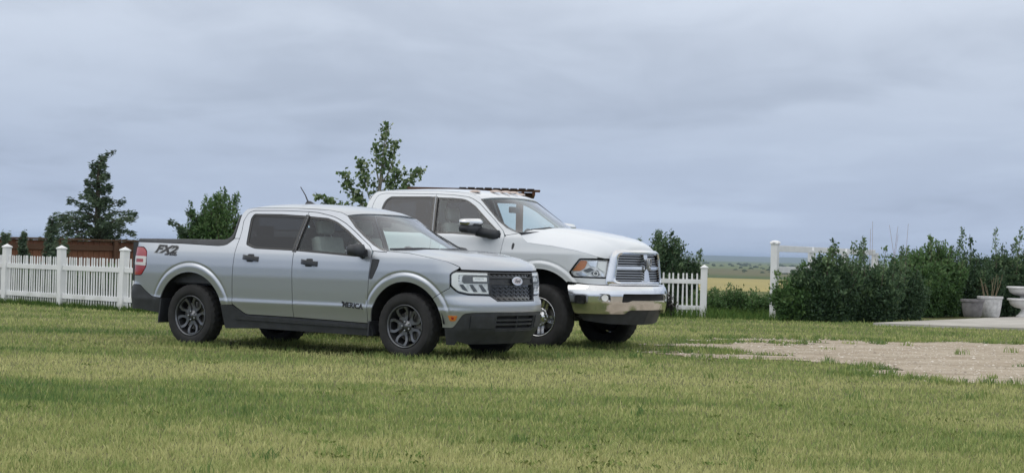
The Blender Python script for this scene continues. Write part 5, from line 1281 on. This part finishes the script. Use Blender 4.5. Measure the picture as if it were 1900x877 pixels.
def shrub(loc, wx, wy, h, label, mat='leaf_hedge', nst=26, per=300, leaf=.055, seed=1, sprigs=6, group=None, base=.05, name='shrub', inner=1500, cat='shrub', narrow=.55, sprig_len=.35):
    r = np.random.default_rng(seed); root = empty(name, loc, 0, label, cat, group); st = MB(); P = []; D = []; T = []
    for k in range(nst):
        a = r.uniform(0, 2*np.pi); q = math.sqrt(r.uniform(0, 1)); tx, ty = wx*q*math.cos(a), wy*q*math.sin(a)
        hh = h*(1-.42*q*q)*r.uniform(.72, 1.0); b = np.array([tx*.18, ty*.18, 0]); tip = np.array([tx, ty, hh]); mid = np.array([tx*.75, ty*.75, hh*.45])
        L = bez(b, mid, tip, 9); st.tube(L.tolist(), list(np.linspace(.016, .004, 9)), 5)
        # leafy side twigs
        for j in range(7):
            s = r.uniform(.15, 1.); p = L[int(s*8)]; ta = r.uniform(0, 2*np.pi); tl = r.uniform(.12, .30)*(1.15-.6*s); tv = np.array([math.cos(ta), math.sin(ta), r.uniform(.1, .9)])*tl
            m = per//14; u = r.uniform(.1, 1, m)[:, None]; P.append(p+tv*u+r.normal(0, .025, (m, 3))); D.append(np.repeat(tv[None]/tl, m, 0)); T.append(np.full(m, r.uniform(.1, .8)))
        m = per//2; u = r.uniform(base, 1, m); q = np.stack([np.interp(u, np.linspace(0, 1, 9), L[:, i]) for i in range(3)], -1)
        P.append(q+r.normal(0, .045, (m, 3))); D.append(np.repeat(np.array([[tx*.5, ty*.5, .7]]), m, 0)); T.append(np.full(m, r.uniform(.1, .8)))
    for k in range(sprigs):      # upright shoots standing clear of the mass
        a = r.uniform(0, 2*np.pi); q = math.sqrt(r.uniform(0, .8)); b = np.array([wx*q*math.cos(a), wy*q*math.sin(a), h*(.95-.4*q*q)*.8]); tip = b+np.array([r.normal(0, .06), r.normal(0, .06), r.uniform(.5, 1.25)*sprig_len+h*.12]); L = bez(b, (b+tip)/2+r.normal(0, .02, 3), tip, 6); st.tube(L.tolist(), list(np.linspace(.008, .003, 6)), 4)
        m = int(per*.26); u = r.uniform(0, 1, m); P.append(np.stack([np.interp(u, np.linspace(0, 1, 6), L[:, i]) for i in range(3)], -1)+r.normal(0, .070, (m, 3))*(1.15-.8*u[:, None])); D.append(r.normal(0, .6, (m, 3))+[0, 0, .5]); T.append(np.full(m, r.uniform(.3, 1.)))
    if inner:
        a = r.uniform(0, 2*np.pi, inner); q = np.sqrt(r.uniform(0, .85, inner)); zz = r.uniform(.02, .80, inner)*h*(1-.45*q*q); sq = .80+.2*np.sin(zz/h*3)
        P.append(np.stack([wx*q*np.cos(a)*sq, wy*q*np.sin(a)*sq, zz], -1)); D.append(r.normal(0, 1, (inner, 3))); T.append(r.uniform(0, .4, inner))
    P = np.concatenate(P); k = P[:, 2] > .01; P = P[k]; D = np.concatenate(D)[k]; T = np.concatenate(T)[k]
    st.build('stems', 'bark', root)
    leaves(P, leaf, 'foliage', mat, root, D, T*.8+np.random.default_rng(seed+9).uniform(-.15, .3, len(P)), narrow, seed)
    return root
def conifer(loc, h, label, profile, seed=1, nb=90, leader=None, spray=.10, name='juniper_tree', cat='tree', group=None, droop=.10, up=.25, low=.03, dens=26, azlim=None):
    """profile(t) -> reach of the branches at height fraction t"""
    r = np.random.default_rng(seed); root = empty(name, loc, 0, label, cat, group); tr = MB(); P = []; D = []; T = []
    lead = leader or [(0, 0, 0), (.02, 0, h*.4), (-.02, 0, h*.8), (0, 0, h)]
    L = catmull(lead, 8); tr.tube(L.tolist(), list(np.linspace(.07*h/3, .005, len(L))), 8); tr.build('trunk', 'bark', root); br = MB(); zt = L[:, 2]/L[-1, 2]
    at = lambda t: np.array([np.interp(t, zt, L[:, i]) for i in range(3)])
    for k in range(nb):
        t = low+(1-low)*(k+r.uniform(0, 1))/nb; p = at(t); a = k*2.399+r.uniform(-.5, .5); rl = profile(t)*r.uniform(.32, 1.12)
        if rl < .05: rl = .05
        d = np.array([math.cos(a), math.sin(a)*.8, 0]); ju = r.uniform(-.30, .42); tip = p+d*rl+np.array([0, 0, rl*(up+ju-droop*rl)]); mid = p+d*rl*.55+np.array([0, 0, rl*(up+ju*.5)*.9])
        B = bez(p, mid, tip, 7); br.tube(B.tolist(), list(np.linspace(.012+.01*rl, .003, 7)), 4)
        m = max(10, int(dens*rl*7)); u = r.uniform(.12, 1, m)**.8; q = np.stack([np.interp(u, np.linspace(0, 1, 7), B[:, i]) for i in range(3)], -1)
        wd = .03+.11*rl*np.sin(np.pi*np.clip(u*.9+.08, 0, 1)); side = np.array([-d[1], d[0], 0]); off = r.normal(0, 1, (m, 1))*wd[:, None]
        q = q+side*off+np.array([0, 0, 1.])*(r.normal(-.02, .04, (m, 1))-.16*np.abs(off)); P.append(q); D.append(d*1.2+side*off*4+np.array([0, 0, .05])+0*q); T.append(np.full(m, r.uniform(.05, .75)))
    m = 70; u = np.linspace(.5, .97, m); P.append(np.array([at(x) for x in u])+r.normal(0, .015, (m, 3))); D.append(r.normal(0, .4, (m, 3))+[0, 0, .8]); T.append(np.full(m, .4))
    br.build('branches', 'bark', root); P = np.concatenate(P); D = np.concatenate(D); T = np.concatenate(T); k = P[:, 2] > .02
    leaves(P[k], spray, 'foliage', 'needle', root, D[k], T[k]+np.random.default_rng(seed).uniform(-.2, .3, k.sum()), .30, seed, 0.)
    return root
# the wind-bent juniper on the left
def jprof(t):
    return float(np.interp(t, [0, .12, .30, .42, .52, .60, .68, .8, .92, 1], [1.35, 1.60, 1.60, 1.38, 1.05, .58, .40, .30, .16, .03]))
conifer((-9.72, 46.6, 0), 3.45, 'tall dark juniper with a bent tip, behind the brown fence on the left', jprof, 4, 126, [(0, 0, 0), (.02, 0, 1.2), (.02, 0, 2.4), (.04, 0, 3.0), (.12, 0, 3.16), (.40, 0, 3.36)], .100, up=.36, droop=.24, dens=29)
conifer((-7.10, 45.2, 0), 1.80, 'bushy juniper with drooping left branches, just left of the dense shrub behind the truck bed', lambda t: float(np.interp(t, [0, .3, .7, 1], [.75, .95, .75, .20])), 8, 44, None, .12, up=.45, droop=.16, dens=24, name='juniper_shrub', cat='shrub')
shrub((-6.60, 45.0, 0), .92, .5, 2.50, 'dense green upright shrub rising behind the bed of the silver truck', 'leaf_green', 60, 520, .075, 12, 26, inner=5000, narrow=.4, sprig_len=.30)
# small clipped evergreens in front of the brown fence
for x, y, h, w, lab in ((-9.78, 38.55, 1.28, .16, 'thin dark evergreen at the left photo edge, before the brown fence'), (-9.62, 39.35, 1.34, .15, 'second thin dark evergreen from the left, before the brown fence'), (-9.2, 39.9, 1.60, .20, 'tallest of the thin dark evergreens before the brown fence'), (-8.92, 39.4, 1.10, .30, 'low bushy evergreen beside the tallest thin one, before the brown fence')):
    conifer((x, y, 0), h, lab, lambda t, w=w: w*(1.15-.75*t)*1.25, int(-x*100) % 97, 60, None, .075, 'columnar_evergreen', 'shrub', 'small evergreens before the brown fence', .02, .9, .05, 60)
LD = 'low dark shrubs behind the left pickets'
for k, (x, y, lab) in enumerate(((-9.9, 39.6, 'low dark shrub behind the pickets at the left photo edge'), (-8.75, 38.2, 'low dark shrub behind the pickets, left of the second white post'), (-7.5, 37.0, 'low dark shrub behind the pickets, between the second and third white posts'), (-6.35, 35.9, 'low dark shrub behind the pickets next to the truck tail'))):
    shrub((x, y, 0), .80, .45, .80, lab, 'leaf_hedge', 30, 260, .07, 101+k, 3, LD, inner=3000, sprig_len=.10)
# young aspen
def aspen():
    r = np.random.default_rng(21); X0, Y0 = -2.86, 42.
    root = empty('aspen_tree', (X0, Y0, 0), 0, 'slim young aspen with pale leaves rising between the two truck cabs', 'tree')
    tr = MB(); tr.tube([(0, 0, 0), (.02, 0, 1.0), (-.01, 0, 1.9), (.06, 0, 2.5), (.14, 0, 3.1), (.17, 0, 3.75)], [.055, .045, .035, .025, .016, .006], 8); tr.build('trunk', 'bark_pale', root)
    lim = MB(); P = []; D = []; T = []
    def limb(p0, p1, p2, n, w0, w1, a=.15, mid=1.):
        B = bez(p0, p1, p2, 8); lim.tube(B.tolist(), list(np.linspace(.02, .004, 8)), 5)
        u = r.uniform(a, 1.02, n); w = np.interp(u, [0, .25, .65, .9, 1.02], [w0*.6, w0, w1, w1*.7, .04]); q = np.stack([np.interp(np.clip(u, 0, 1), np.linspace(0, 1, 8), B[:, i]) for i in range(3)], -1)
        P.append(q+r.normal(0, 1, (n, 3))*w[:, None]*np.array([.8, .8, .7])); D.append(r.normal(0, 1, (n, 3))); T.append(r.uniform(0, 1, n)**1.6)
    limb((0, 0, 2.3), (.10, 0, 3.0), (.15, .05, 3.84), 235, .11, .13, .35)
    limb((.06, 0, 2.60), (.32, .1, 2.80), (.33, .05, 3.45), 140, .10, .11, .45)
    limb((.04, 0, 2.60), (-.08, .1, 2.9), (-.04, .05, 3.40), 70, .08, .09, .5)
    limb((.02, 0, 2.2), (.5, -.1, 2.40), (.90, .0, 2.90), 230, .12, .12, .35)
    limb((.02, 0, 2.15), (.30, .2, 2.25), (.66, .1, 2.48), 190, .14, .13, .3)
    limb((.0, 0, 2.3), (.3, .1, 2.6), (.48, -.1, 2.86), 170, .12, .14, .4)
    limb((0, 0, 1.9), (-.25, 0, 2.35), (-.36, .05, 3.06), 200, .05, .12, .55)
    limb((0, 0, 1.85), (-.45, .1, 2.1), (-.72, .0, 2.76), 200, .05, .11, .55)
    limb((0, 0, 1.8), (-.6, .1, 1.95), (-1.26, .1, 2.28), 190, .07, .11, .5)
    limb((0, 0, 1.8), (-.3, .1, 2.0), (-.44, .1, 2.38), 120, .08, .10, .45)
    limb((0, 0, 2.0), (-.1, .1, 2.2), (-.08, .0, 2.62), 40, .06, .07, .5)
    lim.build('limbs', 'bark_pale', root); leaves(np.concatenate(P), .088, 'foliage', 'leaf_aspen', root, np.concatenate(D), np.concatenate(T), .85, 5)
aspen()
# right of the white truck and in the gateway
shrub((3.22, 42.3, 0), .85, .5, 1.68, 'rounded green shrub behind the right-hand picket fence', 'leaf_hedge', 44, 480, .062, 31, 20, inner=4200, sprig_len=.25)
GW = 'low weeds in the gateway'
for k, (x, y, h, w, lab) in enumerate(((4.05, 41.2, .50, .40, 'low green weeds just right of the short white fence end'), (4.70, 41.8, .60, .48, 'low green weeds in the middle of the gateway'), (5.25, 41.0, .52, .40, 'low green weeds left of the tall white post'))):
    shrub((x, y, 0), w, .35, h, lab, 'leaf_green', 26, 200, .05, 41+k, 5, GW, name='weed_clump', inner=1400, cat='weeds', sprig_len=.14)
shrub((2.95, 39.05, 0), .30, .18, .42, 'dark purplish plant at the foot of the right-hand picket fence', 'leaf_dark', 20, 120, .05, 51, 3, name='border_plant', inner=600, cat='plant', sprig_len=.12)
# hedge
HG = 'dark shrubs on the right'
for x, y, wx, wy, h, sp, sl, mt, seed, lab in (
    (5.62, 38.9, .42, .35, .90, 6, .35, 'leaf_green', 61, 'low thin shrub climbing against the tall white post'),
    (6.15, 38.9, .60, .5, 1.36, 10, .50, 'leaf_hedge', 62, 'leftmost tall dark shrub, covering the white rails beside the post'),
    (6.90, 39.5, .75, .6, 1.14, 12, .55, 'leaf_hedge', 63, 'broad dark shrub right of the leftmost one, at the near corner of the patio'),
    (7.75, 41.2, .80, .6, 1.28, 12, .55, 'leaf_hedge', 64, 'dark shrub with thin shoots below the tall dry stalks'),
    (8.75, 43.9, .80, .6, 1.42, 5, .45, 'leaf_green', 65, 'greener shrub left of the grey pot, with low growth'),
    (9.45, 44.7, .62, .6, 1.72, 8, .35, 'leaf_green', 66, 'brighter green shrub rising to a peak behind the patio'),
    (10.35, 45.6, .85, .6, 1.60, 9, .60, 'leaf_hedge', 67, 'dark shrub behind the grey and white pots'),
    (11.25, 46.3, .80, .6, 1.55, 9, .85, 'leaf_hedge', 68, 'dark shrub with tall leafy shoots, just left of the stacked urns'),
    (12.15, 46.6, .85, .6, 1.82, 5, .35, 'leaf_hedge', 69, 'dark shrub behind the stacked urns at the right photo edge')):
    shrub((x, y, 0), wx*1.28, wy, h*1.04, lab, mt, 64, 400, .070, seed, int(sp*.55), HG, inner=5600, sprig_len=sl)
def stalks():
    r = np.random.default_rng(77); root = empty('dry_stalks', (7.75, 41.9, 0), 0, 'thin tall reddish dry stalks standing above the dark shrubs', 'stalks')
    for k in range(6):
        x = r.uniform(-.55, .55); h = r.uniform(1.75, 2.12); MB().tube([(x, r.uniform(-.1, .1), 0), (x+r.normal(0, .03), 0, h*.6), (x+r.normal(0, .06), 0, h)], [.005, .004, .003], 5).build('stalk', 'dry_stalk', root)
simple('dry_stalk', (.30, .19, .16), .85); stalks()
# scrub dotted over the far pasture
def scrub():
    r = np.random.default_rng(5); V = []; F = []; n = 0; N = 260
    B = [(math.cos(a)*s, math.sin(a)*s, z) for z, s in ((0, 1.), (.5, .9), (.9, .4)) for a in np.linspace(0, 2*np.pi, 7)[:-1]]
    for k in range(N):
        y = r.uniform(1500, 4200); x = y*r.uniform(.02, .22); s = r.uniform(1.2, 3.4)*(.5+y/4000); z = float(terrain(np.array(x), np.array(y)))-.3
        V += [(x+b[0]*s*r.uniform(.7, 1.4), y+b[1]*s, z+b[2]*s*r.uniform(.6, 1.0)) for b in B]
        for q in range(2): F += [(n+6*q+j, n+6*q+(j+1) % 6, n+6*q+6+(j+1) % 6, n+6*q+6+j) for j in range(6)]
        F.append(tuple(n+12+j for j in range(6))); n += 18
    simple('scrub_green', (.035, .055, .025), .95)
    tag(mk('distant_scrub', V, F, 'scrub_green', smooth=True), 'dark bushes dotted over the far pasture', 'bushes', kind='stuff')
scrub()
# ---------------------------------------------------------------- haze over the plain
def haze():
    m = bpy.data.materials.new('haze'); m.use_nodes = True; nt = m.node_tree
    for n in list(nt.nodes): nt.nodes.remove(n)
    v = nt.nodes.new('ShaderNodeVolumePrincipled'); o = nt.nodes.new('ShaderNodeOutputMaterial'); nt.links.new(v.outputs[0], o.inputs['Volume'])
    v.inputs['Color'].default_value = (.58, .73, .98, 1); v.inputs['Density'].default_value = 7e-5; v.inputs['Anisotropy'].default_value = .2
    MATS['haze'] = m
    h = MB().box((0, 15000, 10), (62000, 34000, 100)).build('haze', 'haze'); tag(h, 'thin blue haze over the plain', 'haze', kind='stuff')
haze()
